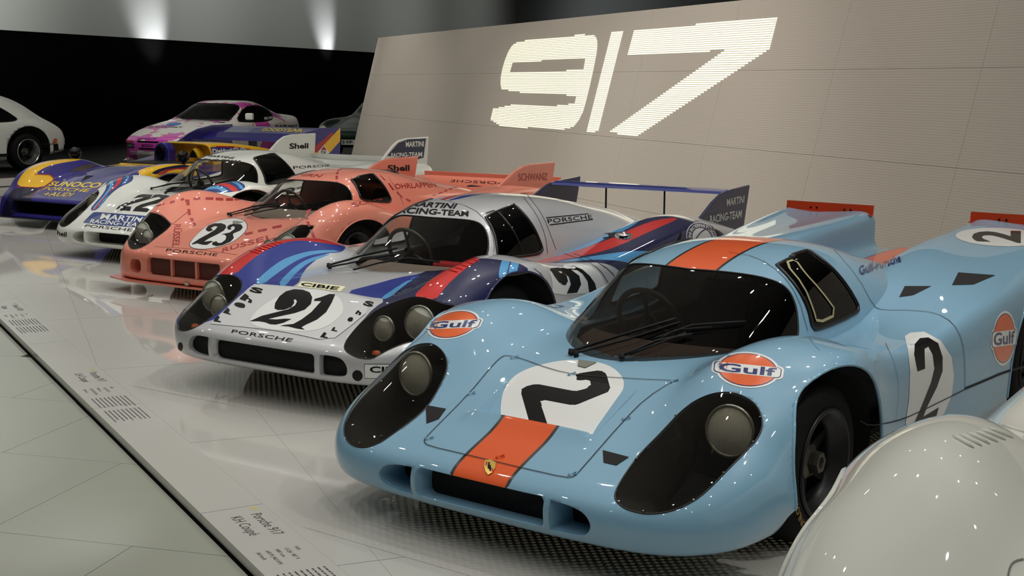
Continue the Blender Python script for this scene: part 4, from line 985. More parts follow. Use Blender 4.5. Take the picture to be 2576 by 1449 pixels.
LC.text('MARTINI', l2([(1000, 236), (1470, 264), (1497, 213), (1035, 188)]), DECALK, .002, .03, .1, parent=LC.canopy); LC.text('RACING-TEAM', l2([(790, 300), (1602, 343), (1608, 288), (830, 238)]), DECALK, .002, .03, parent=LC.canopy)
LC.text('PORSCHE', l3([(525, 500), (948, 456), (937, 418), (515, 460)]), DECALK, .0018, 0, 0, 1.05); 
for P in ([(505, 447), (910, 409)], [(540, 515), (952, 463)]): LC.pline(l3(P), .006, DECALK, .0018, 0, name='livery_line')
LC.poly([chaikin(l3([(530, 932), (700, 882), (900, 890), (1010, 960), (1055, 1040), (1085, 1150), (555, 1190), (572, 1080)]), 1).tolist()], DECALW, .0012, 8, 'number_roundel')
LC.poly([l3([(540, 932), (640, 920), (740, 940), (820, 1000), (838, 1080), (800, 1160), (700, 1170), (740, 1080), (720, 1010), (650, 958), (700, 1000), (712, 1050), (690, 1090), (640, 1080), (580, 1000)])], DECALK, .0022, 8, 'race_number'); LC.poly([l3([(715, 937), (760, 905), (850, 940), (920, 1000), (970, 1070), (990, 1150), (915, 1160), (900, 1050), (850, 980), (800, 945)])], DECALK, .0022, 8, 'race_number')
for P, wd in ((l3([(290, 250), (420, 420), (500, 620), (520, 790)]), .004), (l3([(330, 230), (480, 430), (560, 640), (600, 750)]), .004), (l3([(680, 790), (880, 850), (1020, 940), (1100, 1070)]), .004), (l3([(770, 790), (960, 850), (1120, 950), (1190, 1060)]), .005), (l3([(390, 930), (480, 1000), (540, 1150)]), .004), (l1([(345, 812), (700, 845), (1000, 882), (1380, 967), (1560, 832), (1690, 722)]), .003), (l2([(1340, 170), (1640, 250), (1800, 400), (1870, 600), (1850, 770)]), .003)):
    LC.pline(P, wd, GAP, .002, 1, step=6)
LC.poly([l3([(1060, 595), (1255, 580), (1190, 625), (1050, 650)])], BLACK, .002, 4, 'air_slot'); LC.poly([l3([(1725, 725), (1790, 575), (1800, 600), (1770, 720)])], BLACK, .002, 4, 'air_slot')
h = LC.hit(*l3([(1245, 625)])[0])
MB().lathe([(0, .03), (.012, .03), (.014, .022), (.05, .02), (.056, .008), (.056, -.012)], 20, 'z', tuple(h[0])).build('fuel_cap', CHROME, LC.body, True)
for sx, P in ((1, None),): pass
Q = cen(l3([(1990, 640)])[0], (39, 4), (-3, -40))
LC.shape([u01(ell(1, 1))], Q, DECALW, .0012, 10, 'roundel'); LC.shape([u01(ell(.96, .96))], Q, DNAVY, .0018, 10, 'roundel'); LC.shape([u01(ell(.62, .62))], Q, PALE, .0024, 10, 'roundel')
V, F = norm2d(text2d('MARTINI INTERNATIONAL CLUB', .01)); V, F = dice((V, F), 60, 1)
ang = math.radians(235)-V[:, 0]*math.radians(290); rr_ = .68+V[:, 1]*.2; LC.stick((homog(Q)(np.c_[(rr_*np.cos(ang)+1)/2, (rr_*np.sin(ang)+1)/2]), F), DECALW, .003, 'lettering')
louvres(LC, (l4([(1170, 240)])[0], l4([(1600, 50)])[0]), (l4([(1290, 270)])[0], l4([(1680, 75)])[0]), 8, RED, .005); louvres(LC, (l1([(640, 190)])[0], l1([(900, 95)])[0]), (l1([(740, 215)])[0], l1([(960, 115)])[0]), 8, RED, .005)
# fins and wing
def plate(car, name, P, x, th, m, lean=0.0):
    """upright plate in the y-z plane at x"""
    b = MB().prism(P, 0, -th/2, th/2); b.V = [(v[0]+x+lean*(v[2]-P[0][1]), v[1], v[2]) for v in b.V]; return b
FINL = [(2.44, .66), (2.62, .735), (2.80, .825), (2.94, .875), (3.10, .893), (3.43, .908), (3.33, .56), (2.44, .56)]
for sx in (1, -1):
    f = plate(LC, 'fin', FINL, sx*.735, .028, DNAVY); fo = f.build('tail_fin', DNAVY, LC.root, bevel=.008); bvf = BVHTree.FromPolygons([Vector(v) for v in f.V], f.F)
    if sx > 0:
        for t, Qd in (('MARTINI', [(2225, 338), (2390, 302), (2397, 233), (2225, 265)]), ('RACING-TEAM', [(2065, 500), (2365, 446), (2373, 368), (2065, 425)])): LC.text(t, l3(Qd), mat('grey_white_print', (206, 208, 200), .4), .002, .025, bv=bvf, parent=fo)
wg = MB(); prof = [(2.97, .868), (3.0, .884), (3.08, .893), (3.2, .89), (3.3, .878), (3.3, .872), (3.15, .868), (3.02, .858)]
wg.prism(prof, 0, -.735, .735).build('rear_wing', MBLUE, LC.root, bevel=.004)
for x, y in ((-.26, 3.03), (.24, 3.03)):
    MB().tube([(x, y, .5), (x, y, .862)], .007, 8).tube([(x, y, .64), (x, y, .69)], .010, 8).build('wing_strut', BLACK, LC.root, True)
wiper(LC, l2([(190, 868), (520, 772), (890, 690)]), l2([(440, 915), (700, 842), (1000, 790), (1310, 828)]), .006, .02); wiper(LC, l2([(205, 885), (600, 802), (960, 737)]), l2([(600, 870), (800, 815), (960, 750)]), .005, .02)
LC.pline(l2([(1780, 310), (1885, 272), (2000, 400), (2080, 520), (2150, 690)]), .012, SEAL, .003, 1, name='window_bar')
# ------------------------------------------------------------------ pink coupe, number 23
PINK = paint('pink_paint', (232, 140, 118)); DRED = mat('dark_red_print', (168, 40, 42), .35, coat=.8)
PN = [
 row([0, .2, .40, .55, .67, .77, .84, .89, .91], [-.88, -.88, -.875, -.86, -.82, -.75, -.66, -.55, -.42], .115),
 row([0, .2, .42, .58, .71, .82, .90, .95, .97], [-.955, -.955, -.95, -.935, -.90, -.83, -.72, -.58, -.42], .125),
 row([0, .2, .42, .58, .71, .82, .90, .95, .975], [-.965, -.965, -.96, -.945, -.91, -.84, -.73, -.585, -.42], .20),
 row([0, .2, .42, .58, .71, .82, .905, .96, .985], [-.955, -.955, -.95, -.935, -.895, -.825, -.715, -.57, -.41], [.315, .315, .315, .315, .31, .305, .30, .28, .24]),
 row([0, .2, .42, .57, .70, .815, .905, .97, .995], [-.89, -.89, -.885, -.87, -.83, -.76, -.65, -.52, -.37], [.36, .36, .36, .36, .37, .39, .39, .35, .26]),
 row([0, .2, .41, .55, .68, .80, .905, .975, 1.0], [-.74, -.74, -.735, -.72, -.70, -.655, -.56, -.45, -.32], [.405, .405, .405, .41, .43, .475, .48, .42, .28]),
 row([0, .2, .40, .53, .66, .79, .905, .98, 1.01], [-.56, -.56, -.56, -.55, -.53, -.50, -.45, -.38, -.28], [.46, .46, .46, .465, .51, .575, .57, .48, .30]),
 row([0, .19, .39, .51, .65, .79, .91, .985, 1.015], [-.36]*5+[-.33]*4, [.51, .51, .51, .52, .59, .67, .65, .55, .32]),
 row([0, .19, .38, .50, .64, .79, .915, .99, 1.02], -.15, [.545, .545, .54, .55, .63, .725, .70, .60, .34]),
 row([0, .19, .38, .50, .64, .79, .915, .99, 1.02], .05, [.56, .56, .555, .56, .635, .735, .705, .605, .35]),
 row([0, .19, .38, .50, .64, .79, .91, .985, 1.01], .25, [.56, .56, .555, .56, .62, .70, .675, .59, .25]),
 row([0, .19, .38, .50, .63, .77, .89, .96, .97], .5, [.555, .555, .55, .55, .58, .63, .61, .53, .14]),
 row([0, .19, .38, .50, .63, .77, .89, .96, .96], .8, [.555, .555, .55, .545, .56, .585, .57, .51, .12]),
 row([0, .19, .38, .50, .63, .77, .90, .98, .98], 1.2, [.56, .56, .555, .555, .57, .59, .575, .52, .12]),
 row([0, .19, .38, .50, .63, .77, .90, 1.0, 1.0], 1.6, [.58, .58, .58, .59, .62, .65, .64, .57, .14]),
 row([0, .19, .38, .50, .63, .77, .91, 1.01, 1.01], 2.0, [.61, .61, .61, .62, .66, .70, .69, .60, .16]),
 row([0, .19, .38, .50, .63, .77, .91, 1.02, 1.02], 2.4, [.625, .625, .625, .63, .67, .71, .70, .61, .20]),
 row([0, .19, .38, .50, .63, .77, .91, 1.01, 1.01], 2.8, [.63, .63, .63, .63, .65, .67, .66, .59, .25]),
 row([0, .19, .38, .50, .63, .77, .90, 1.0, 1.0], 3.15, [.655, .655, .655, .655, .655, .655, .65, .60, .30]),
 row([0, .19, .38, .50, .63, .77, .90, 1.0, 1.0], 3.32, [.69, .69, .69, .69, .69, .69, .68, .62, .35]),
]
PCAN = [[(x, y, .52+(z-.54)*.92) for x, y, z in r] for r in CANOPY]
pa = crop(290, 440, 4.83); pb = crop(560, 390, 5.152); pc = crop(980, 380, 5.152)
P_COVER = pa([(165, 860), (150, 780), (165, 700), (200, 600), (270, 510), (340, 470), (430, 458), (520, 475), (600, 520), (660, 585), (685, 605), (600, 690), (500, 760), (400, 840), (330, 880), (250, 905), (190, 900)])
P_SCREEN = pb([(600, 320), (850, 322), (1200, 337), (1480, 354), (1580, 392), (1645, 450), (1678, 530), (1680, 620), (1620, 720), (900, 950), (-200, 1050), (-200, 600)])
P_WINDOW = pb([(1560, 240), (1650, 215), (1760, 205), (1880, 208), (1960, 250), (2040, 330), (2110, 430), (2160, 520), (2195, 615), (2000, 605), (1790, 580), (1770, 500), (1740, 430), (1690, 350), (1620, 280)])
PC = Coupe('racing_coupe', 'pink racing coupe with dashed butcher cut lines and number 23', (-5.34, 2.97), 5.39, PN, PCAN, [PINK, DRED, DECALW, DECALK], [rrect(-.388, .172, .388, .305, .02), rrect(.455, .172, .59, .28, .04)], P_COVER, -1, P_SCREEN, P_WINDOW,
           front=(0, .30, .40, .30), rear=(2.30, .32, .43, .33), fx=.90, wx=(.60, 0), cmax=.885, coverm=glass('lamp_cover_clear', (0.72, 0.70, 0.66), 1.2), foot=[(x, y) for x, y in FOOT])
PC.wheels(x=.80, xr=.80)
duct(PC.duct_parts[0], .05, PINK, 'air_intake', PC.root, .97); duct(PC.duct_parts[1], .14, PINK, 'air_intake', PC.root, .9)
mesh_m = mat('grille_mesh', (112, 62, 52), .6)
for x0, x1 in ((-.375, -.135), (-.115, .125), (.145, .375)):
    g = MB(); x = x0
    while x < x1: g.box((x, -.925, .238), (.0035, .003, .125)); x += .0095
    z = .178
    while z < .30: g.box(((x0+x1)/2, -.9255, z), (x1-x0, .003, .0035)); z += .0095
    o = g.build('grille_mesh', mesh_m, PC.root); tag(o, kind='stuff')
for x in (-.125, .135): MB().box((x, -.94, .238), (.018, .03, .13)).build('grille_bar', PINK, PC.root, bevel=.003)
MB().box((0, -.905, .238), (.76, .01, .135)).build('grille_backing', BLACK, PC.root)
sp = MB().add([(-.93, -.72, .098), (-.88, -.90, .098), (-.6, -.985, .098), (.6, -.985, .098), (.88, -.90, .098), (.93, -.72, .098), (-.93, -.72, .112), (-.88, -.90, .112), (-.6, -.985, .112), (.6, -.985, .112), (.88, -.90, .112), (.93, -.72, .112)], [(0, 1, 2, 3, 4, 5)[::-1], (6, 7, 8, 9, 10, 11), (0, 1, 7, 6), (1, 2, 8, 7), (2, 3, 9, 8), (3, 4, 10, 9), (4, 5, 11, 10), (5, 0, 6, 11)]); sp.build('splitter', PINK, PC.root)
MB().box((.05, -.965, .135), (.04, .02, .03)).build('tow_hook', CHROME, PC.root, bevel=.004)
for sx in (1, -1):
    lamp(PC, (sx*.775, -.635, .44), .085, (sx*.05, -1, .12), PC.root); lamp(PC, (sx*.645, -.70, .425), .055, (0, -1, .12), PC.root)
cockpit(PC, sz=.60)
MB().box((0, 1.46, .60), (.7, .10, .30)).build('engine_fan', mat('brass_parts', (196, 150, 82), .4, .4), PC.root, bevel=.02)
def dash(car, conv, p, q, t):
    (x0, y0), (x1, y1) = p, q; d = math.hypot(x1-x0, y1-y0); nx, ny = -(y1-y0)/d*t*.5, (x1-x0)/d*t*.5
    nx, ny = (nx*.4, ny) if abs(ny) > abs(nx) else (nx, ny*.4)
    car.poly([conv([(x0+nx, y0+ny), (x1+nx, y1+ny), (x1-nx, y1-ny), (x0-nx, y0-ny)])], DRED, .0016, 4, 'livery_dash')
for p, q, t in (((495, 380), (600, 348), 14), ((665, 338), (722, 318), 28), ((795, 303), (835, 293), 24), ((950, 292), (1032, 284), 28), ((1095, 288), (1190, 288), 32), ((1220, 292), (1312, 297), 32), ((1345, 299), (1430, 299), 30), ((1450, 295), (1530, 287), 30), ((1540, 283), (1605, 270), 30), ((1620, 264), (1668, 250), 28), ((1680, 245), (1730, 231), 20),
                ((1575, 722), (1672, 700), 28), ((1735, 684), (1842, 662), 28), ((1910, 642), (2022, 621), 28)): dash(PC, pa, p, q, t)
for conv, L in ((pa, [[(845, 300), (900, 300), (905, 365), (870, 372)], [(875, 415), (910, 415), (918, 485), (885, 490)], [(905, 525), (945, 525), (958, 560), (918, 568)], [(935, 585), (970, 580), (992, 612), (952, 620)]]),
                (pb, [[(1095, 715), (1150, 700), (1110, 770), (1075, 780)], [(1070, 785), (1110, 775), (1110, 830), (1070, 835)], [(1085, 865), (1120, 860), (1145, 925), (1110, 932)], [(1130, 970), (1165, 965), (1205, 1075), (1170, 1085)],
                      [(1465, 268), (1497, 268), (1495, 315), (1463, 315)], [(1472, 222), (1503, 220), (1500, 248), (1470, 248)], [(1490, 195), (1520, 190), (1510, 210), (1485, 212)], [(1520, 182), (1555, 176), (1548, 184), (1516, 190)], [(1465, 343), (1495, 345), (1495, 356), (1465, 354)],
                      [(2035, 262), (2050, 265), (2115, 328), (2095, 332)], [(2140, 365), (2160, 365), (2225, 450), (2205, 460)], [(2250, 485), (2265, 480), (2337, 545), (2330, 558)], [(2365, 565), (2395, 565), (2445, 595), (2410, 607)],
                      [(1245, 690), (1275, 682), (1262, 698)], [(1310, 660), (1340, 652), (1328, 672)], [(1375, 632), (1405, 625), (1392, 640)], [(1185, 722), (1215, 715), (1200, 735)]]),
                (pc, [[(625, 545), (680, 527), (695, 540), (640, 560)], [(700, 515), (745, 500), (755, 515), (712, 530)], [(762, 490), (815, 472), (822, 487), (775, 503)], [(825, 467), (870, 460), (872, 470), (835, 478)], [(550, 570), (600, 555), (610, 570), (560, 585)]])):
    for P in L: PC.poly([conv(P)], DRED, .0016, 4, 'livery_dash')
R23 = chaikin(pa([(895, 855), (940, 780), (1040, 680), (1150, 600), (1300, 545), (1450, 525), (1560, 550), (1605, 610), (1590, 680), (1500, 770), (1380, 840), (1200, 890), (1050, 905), (940, 890)]), 2)
cc = R23.mean(0); PC.poly([(cc+(R23-cc)*1.02).tolist()], DECALK, .0012, 14, 'roundel_ring'); PC.poly([R23.tolist()], DECALW, .0018, 14, 'number_roundel')
PC.poly([pa([(1108, 680), (1100, 660), (1130, 620), (1200, 592), (1290, 590), (1340, 610), (1350, 640), (1320, 680), (1250, 720), (1130, 780), (1080, 815), (1160, 805), (1192, 810), (1110, 855), (1050, 850), (1000, 835), (935, 850), (930, 840), (1020, 780), (1130, 720), (1215, 668), (1245, 632), (1210, 625), (1162, 648), (1190, 675), (1140, 692)])], DECALK, .0026, 12, 'race_number')
PC.poly([pa([(1370, 668), (1358, 640), (1380, 612), (1450, 595), (1530, 605), (1552, 640), (1520, 680), (1440, 712), (1430, 725), (1442, 770), (1400, 815), (1310, 855), (1230, 870), (1178, 852), (1180, 825), (1228, 808), (1252, 830), (1290, 828), (1340, 790), (1350, 752), (1330, 730), (1290, 724), (1390, 703), (1450, 660), (1450, 630), (1422, 628), (1402, 648), (1412, 668)])], DECALK, .0026, 12, 'race_number')
PC.text('PORSCHE', pa([(612, 932), (1230, 990), (1252, 955), (630, 895)]), DECALK, .0016, 0, 0, 1.05); PC.text('RÜSSEL', pa([(715, 600), (690, 875), (800, 880), (818, 600)]), DRED, .0016, .012); PC.text('RÜSSEL', pa([(1295, 942), (1950, 770), (1925, 700), (1310, 880)]), DRED, .0016, .012)
PC.text('HIRN', pb([(950, 268), (1270, 290), (1312, 255), (975, 233)]), DRED, .0016, .012, .15); PC.text('OHRLAPPEN', pc([(78, 492), (612, 467), (590, 400), (60, 425)]), DRED, .0016, .012); PC.text('SCHULTER', pb([(1712, 676), (2080, 580), (2060, 560), (1652, 625)]), DRED, .0016, .012)
PC.text('PORSCHE', pc([(1480, 398), (800, 370), (785, 402), (1480, 436)]), DECALK, .0016, 0, 0, 1.05); PC.poly([pc([(1010, 448), (1060, 440), (1205, 460), (1000, 464)])], BLACK, .002, 4, 'air_slot'); PC.poly([pa([(1430, 560), (1560, 570), (1480, 606), (1425, 596)])], mat('scoop_shade_grey', (120, 124, 112), .5), .0034, 4, 'air_slot')  # grey patch paints the shade in the bonnet scoop
for P in (pa([(690, 605), (790, 520), (880, 450)]), pa([(430, 440), (560, 470), (690, 600)]), pa([(480, 872), (700, 885), (1000, 905), (1480, 970)]), pb([(1660, 290), (1740, 400), (1790, 560)]), pb([(2150, 290), (2280, 480), (2340, 640)])): PC.pline(P, .004, mat('panel_gap_pink', (120, 66, 56), .6), .002, 1, step=6)
FINP = [(1.99, .60), (2.2, .725), (2.45, .835), (2.60, .875), (2.75, .887), (3.2, .887), (3.12, .60)]
for sx in (1, -1):
    f = plate(PC, 'fin', FINP, sx*.83, .035, PINK); fo = f.build('tail_fin', PINK, PC.root, bevel=.012); bvf = BVHTree.FromPolygons([Vector(v) for v in f.V], f.F)
    if sx > 0: PC.text('SCHWANZ', pc([(1670, 387), (2047, 377), (2047, 283), (1668, 290)]), DRED, .002, .02, bv=bvf, parent=fo)
    else: PC.text('Shell', pb([(2137, 212), (2422, 205), (2422, 126), (2137, 128)]), DECALK, .002, .03, bv=bvf, parent=fo)
MB().box((0, 3.33, .70), (1.66, .012, .06)).build('tail_lip', PINK, PC.root, bevel=.003)
wiper(PC, pb([(75, 785), (400, 690), (740, 640)]), pb([(300, 800), (560, 740), (800, 700)])); wiper(PC, pb([(110, 800), (440, 720), (790, 655)]), pb([(160, 792), (500, 700), (760, 650)]), .005)
# ------------------------------------------------------------------ white coupe, number 22
WREAR = K_REAR[:2]+[
 row([0, .15, .32, .44, .57, .71, .85, .94, .93], 1.5, [.63, .63, .63, .65, .69, .71, .68, .58, .14]),
 row([0, .15, .32, .45, .58, .72, .87, .96, .95], 1.9, [.66, .66, .66, .70, .76, .785, .74, .61, .16]),
 row([0, .15, .32, .45, .58, .72, .87, .96, .95], 2.3, [.70, .70, .70, .72, .77, .80, .755, .62, .20]),
 row([0, .15, .32, .45, .58, .72, .87, .96, .95], 2.65, [.73, .73, .73, .735, .76, .78, .75, .62, .25]),
 row([0, .15, .32, .45, .58, .72, .86, .95, .94], 2.95, [.75, .75, .75, .75, .755, .76, .74, .62, .32]),
]
wa = crop(120, 400, 6.0375); wb = crop(380, 330, 5.152); wc = crop(700, 320, 6.133); sb = crop(260, 330, 5.855); sa = crop(0, 330, 6.036)
WNAVY = paint('stripe_navy_paint', (30, 56, 124))
def w_paint(car, b):
    region(car, b, wa([(620, 780), (800, 580), (870, 480), (895, 420), (880, 360), (820, 335), (850, 290), (960, 225), (1060, 195), (1200, 190), (1290, 240), (1305, 290), (1270, 350), (1100, 420), (960, 530), (850, 660), (745, 785)]), 1, -1, ymax=.4)
    for P, t in (([(655, 778), (850, 555), (940, 430), (945, 360), (900, 315), (860, 300), (920, 280), (985, 310), (997, 370), (962, 460), (850, 590), (690, 782)], 2), ([(680, 782), (880, 550), (1010, 420), (1065, 330), (1050, 275), (970, 255), (1050, 230), (1110, 250), (1132, 300), (1092, 380), (950, 500), (860, 590), (715, 785)], 3), ([(725, 785), (850, 610), (960, 500), (1100, 400), (1190, 320), (1200, 270), (1150, 232), (1080, 222), (1150, 200), (1230, 240), (1242, 290), (1192, 360), (1050, 440), (920, 560), (745, 787)], 2)):
        region(car, b, wa(P), t, -1, 1, {1, 2, 3}, ymax=.4)
    region(car, b, wb([(650, 760), (760, 690), (900, 655), (1080, 640), (1180, 665), (1235, 725), (1130, 790), (680, 800)]), 1, 1, ymax=.6)
    for P, t in (([(660, 760), (780, 712), (900, 718), (1000, 760), (940, 800), (860, 740), (720, 760)], 2), ([(740, 710), (880, 668), (1000, 672), (1090, 720), (1140, 775), (1060, 790), (980, 712), (860, 695)], 3), ([(1020, 645), (1110, 655), (1172, 695), (1205, 745), (1165, 760), (1120, 692), (1040, 660)], 2)):
        region(car, b, wb(P), t, 1, 1, {1, 2, 3}, ymax=.6)
    region(car, b, wa([(530, 967), (690, 808), (745, 803), (1430, 858), (1640, 880), (1500, 1050), (900, 1012)]), 1, 0, 0, ymax=-.2)
W_COVER = wa([(640, 460), (700, 450), (760, 470), (780, 510), (770, 550), (700, 640), (600, 740), (480, 860), (360, 970), (270, 1030), (210, 1030), (175, 990), (180, 940), (260, 800), (380, 660), (500, 540), (580, 490)])
WH = Coupe('racing_coupe', 'white racing coupe with blue and red stripes and number 22', (-7.54, 3.82), 6.13, K_FRONT+WREAR, [r[:] for r in CANOPY], [WHITEP, WNAVY, LBLUE, RED], K_DUCTS, W_COVER, -1, G_SCREEN, G_WINDOW, ref=G, cref=True,
           edit=gulf_edit, paint_body=w_paint, rear=(2.30, .33, .43, .36), pu=7, pv=7, coverm=glass('lamp_cover_grey', (0.55, 0.54, 0.5), 1.2))
WH.wheels()
for q in WH.duct_parts: duct(q, .14, WHITEP, 'air_intake', WH.root, .88)
for sx in (1, -1):
    lamp(WH, (sx*.719, -.42, .479), .086, (sx*.05, -1, .12), WH.root); lamp(WH, (sx*.66, -.62, .37), .05, (0, -1, .12), WH.root)
cockpit(WH, dash=CARPET)
WH.poly([wa([(1035, 767), (1080, 715), (1180, 670), (1340, 622), (1460, 590), (1430, 580), (1330, 592), (1295, 604), (1380, 550), (1440, 535), (1600, 545), (1575, 572), (1555, 606), (1400, 650), (1250, 690), (1165, 716), (1272, 727), (1250, 792)])], DECALK, .002, 10, 'race_number')
WH.poly([wa([(1290, 792), (1340, 730), (1420, 690), (1600, 640), (1720, 602), (1690, 574), (1560, 602), (1620, 545), (1700, 540), (1850, 560), (1830, 600), (1650, 680), (1540, 702), (1420, 742), (1560, 752), (1510, 807)])], DECALK, .002, 10, 'race_number')
for t, Q, m in (('MARTINI', wa([(790, 915), (1440, 962), (1490, 890), (830, 830)]), DECALW), ('RACING-TEAM', wa([(635, 972), (1440, 1040), (1480, 975), (670, 913)]), DECALW), ('PORSCHE', wa([(560, 1032), (1275, 1102), (1302, 1060), (590, 995)]), DECALK), ('Shell', wa([(82, 1152), (285, 1187), (292, 1113), (95, 1070)]), DECALK), ('PORSCHE', wb([(1845, 492), (2310, 458), (2322, 430), (1838, 455)]), DECALK)):
    WH.text(t, Q, m, .002, .02 if t != 'PORSCHE' else 0)
for t, Q in (('MARTINI', wb([(735, 328), (1060, 362), (1092, 338), (750, 308)])), ('RACING-TEAM', wb([(540, 378), (1158, 418), (1162, 380), (580, 348)]))): WH.text(t, Q, DECALK, .002, .025, .1, parent=WH.canopy)
WH.text('22', wb([(1740, 817), (2040, 802), (2072, 703), (1745, 740)]), DECALK, .002, .03)
FINW = [(1.95, .70), (2.13, .80), (2.25, .90), (2.37, .985), (2.47, 1.03), (2.60, 1.047), (3.03, 1.05), (2.98, .60), (1.95, .60)]
for sx in (1, -1):
    f = plate(WH, 'fin', FINW, sx*.815, .035, WHITEP); fo = f.build('tail_fin', WHITEP, WH.root, bevel=.012); bvf = BVHTree.FromPolygons([Vector(v) for v in f.V], f.F)
    if sx > 0:
        WH.poly([wc([(1680, 440), (1850, 242), (2000, 188), (2278, 172), (2240, 470), (2130, 500)])], mat('fin_navy_print', (24, 34, 70), .4), .0015, 6, 'fin_panel', fo, bvf)
        for t, Q in (('MARTINI', wc([(1967, 307), (2242, 297), (2242, 213), (1962, 223)])), ('RACING-TEAM', wc([(1735, 462), (2217, 457), (2217, 380), (1740, 398)]))): WH.text(t, Q, DECALW, .003, .025, bv=bvf, parent=fo)
    else: WH.text('Shell', wc([(170, 337), (462, 327), (464, 243), (172, 248)]), DECALK, .002, .03, bv=bvf, parent=fo)
MB().box((0, 2.97, .78), (1.6, .012, .07)).build('tail_lip', WHITEP, WH.root)
wiper(WH, wb([(5, 760), (250, 700), (540, 670)]), wb([(20, 757), (300, 700), (570, 690)])); wiper(WH, wb([(190, 815), (380, 770), (600, 735)]), wb([(200, 800), (400, 775), (640, 725)]), .006)
# ------------------------------------------------------------------ white coupe in front, cut off by the picture's edge
tall = lambda N: [[(x, y, (z-((.035 if j == 6 else .08 if j == 7 else 0) if i > 7 else 0))*1.235) for j, (x, y, z) in enumerate(r)] for i, r in enumerate(N)]
WCOV = [(1620+(x-1620)*.55, 1292+(y-1292)*.55) for x, y in G_COVER]
IVORY = paint('ivory_white_paint', (226, 227, 218))
WF = Coupe('racing_coupe', 'plain white racing coupe parked beside the pale blue coupe', (2.49, -1.45), 5, tall(K_FRONT+[row([0, .16, .36, .46, .57, .69, .82, .905, .92], y_, [.55, .55, .55, .56, .58, .60, .565, .46, .14]) for y_ in (.7, 1.1, 1.6, 2.2, 2.8, 3.1)]), None, [IVORY], [], None, 1, None, G_WINDOW, ref=G, front=(0, .31, .41, .44), rear=(2.30, .33, .43, .42), glassm=GLASSD, foot=[(0, 1.0), (.1, 1.1), (.1, 1.2), (0, 1.2)])
WF.wheels()
for sx in (1, -1): lamp(WF, (sx*.70, -.70, .46), .06, (sx*.05, -1, .3), WF.root)
louvres(WF, ((2395, 1096), (2520, 1070)), ((2450, 1128), (2590, 1092)), 8, IVORY, .006)
WF.pline([(2535, 1449), (2540, 1425), (2552, 1412), (2574, 1407)], .004, mat('panel_gap_white', (120, 122, 116), .6), .002, 1)
# ------------------------------------------------------------------ purple-blue and yellow open racing car
SBLUE = paint('purple_blue_paint', (44, 38, 126)); SYEL = paint('yellow_paint', (244, 190, 34)); SNAVY = paint('ink_blue_paint', (20, 18, 52)); SRED = paint('brick_red_paint', (176, 30, 34)); YPRINT = mat('yellow_print', (246, 214, 60), .35, coat=.6)
XS_ = [0, .2, .42, .56, .66, .76, .88, .97, .98]
SN = [row([x*.93 for x in XS_], -.68, .10), row(XS_, [-.80, -.80, -.79, -.785, -.78, -.77, -.74, -.68, -.5], .11), row(XS_, [-.80, -.80, -.79, -.785, -.78, -.77, -.74, -.68, -.5], .15),
 row(XS_, [-.745, -.745, -.745, -.745, -.745, -.74, -.70, -.64, -.45], [.30, .30, .30, .30, .30, .31, .31, .30, .20]), row(XS_, [-.66, -.66, -.66, -.65, -.65, -.64, -.60, -.54, -.40], [.345, .345, .345, .35, .38, .40, .40, .37, .20]),
 row(XS_, -.45, [.43, .43, .43, .44, .52, .56, .56, .50, .2]), row(XS_, -.2, [.52, .52, .51, .51, .62, .67, .665, .60, .2]), row(XS_, .05, [.59, .59, .57, .56, .66, .705, .70, .63, .2]),
 row(XS_, .3, [.63, .63, .61, .59, .67, .71, .705, .63, .2]), row(XS_, .5, [.65, .65, .63, .60, .64, .68, .67, .60, .15]), row(XS_, .75, [.65, .65, .64, .61, .60, .60, .59, .54, .13]), row(XS_, 1.2, [.64, .64, .64, .63, .62, .62, .61, .55, .13]),
 row(XS_, 1.7, [.66, .66, .66, .67, .69, .70, .69, .60, .13]), row(XS_, 2.2, [.72, .72, .72, .73, .75, .755, .74, .63, .2]), row(XS_, 2.7, [.72, .72, .72, .72, .73, .735, .72, .62, .2]), row(XS_, 3.2, [.66, .66, .66, .66, .66, .66, .65, .58, .3])]
def s_paint(car, b):
    region(car, b, sa([(240, 842), (300, 700), (400, 580), (560, 500), (800, 430), (1250, 395), (1260, 430), (1000, 470), (780, 510), (640, 570), (525, 655), (760, 660), (830, 735), (640, 862)]), 1, -1)
    region(car, b, sa([(200, 842), (640, 864), (470, 950), (480, 1100), (100, 1320), (0, 1300), (60, 1100)]), 2, -1)
    region(car, b, sb([(470, 612), (600, 540), (800, 500), (1000, 478), (1400, 460), (1400, 700), (700, 700)]), 1, 1)
    region(car, b, sb([(690, 630), (800, 560), (1000, 510), (1250, 485), (1300, 520), (1100, 548), (900, 582), (780, 650)]), 2, 1); region(car, b, sb([(770, 642), (880, 572), (1050, 545), (1280, 525), (1250, 562), (1000, 577), (870, 645)]), 3, 1)
    region(car, b, sb([(-60, 500), (0, 462), (430, 470), (600, 500), (420, 522), (0, 505)]), 1, 0)
SC = Coupe('open_racing_car', 'open purple-blue and yellow racing car with a tall rear wing', (-10.4, 5.0), 7, SN, None, [SBLUE, SYEL, SNAVY, SRED], [rrect(-.66, .155, .66, .295, .02)], None, paint_body=s_paint, front=(.12, .31, .40, .30), rear=(2.45, .33, .43, .34), fx=.90, pu=6, pv=6)
for q in SC.duct_parts: duct(q, .25, SNAVY, 'air_intake', SC.root, .95)
for sd in (1, -1):
    w1 = add_wheel(SC, 'sf', sd*.80, .12, .30, .28); add_wheel(SC, 'sr', sd*.76, 2.45, .32, .40)
MB().box((0, -.78, .105), (1.9, .12, .012)).build('splitter', SNAVY, SC.root)
for Q, wd in ((sa([(240, 842), (640, 863)]), .012), (sa([(525, 657), (760, 662), (830, 735), (640, 863)]), .012)): SC.pline(Q, wd, SRED, .002, 0, name='livery_line')
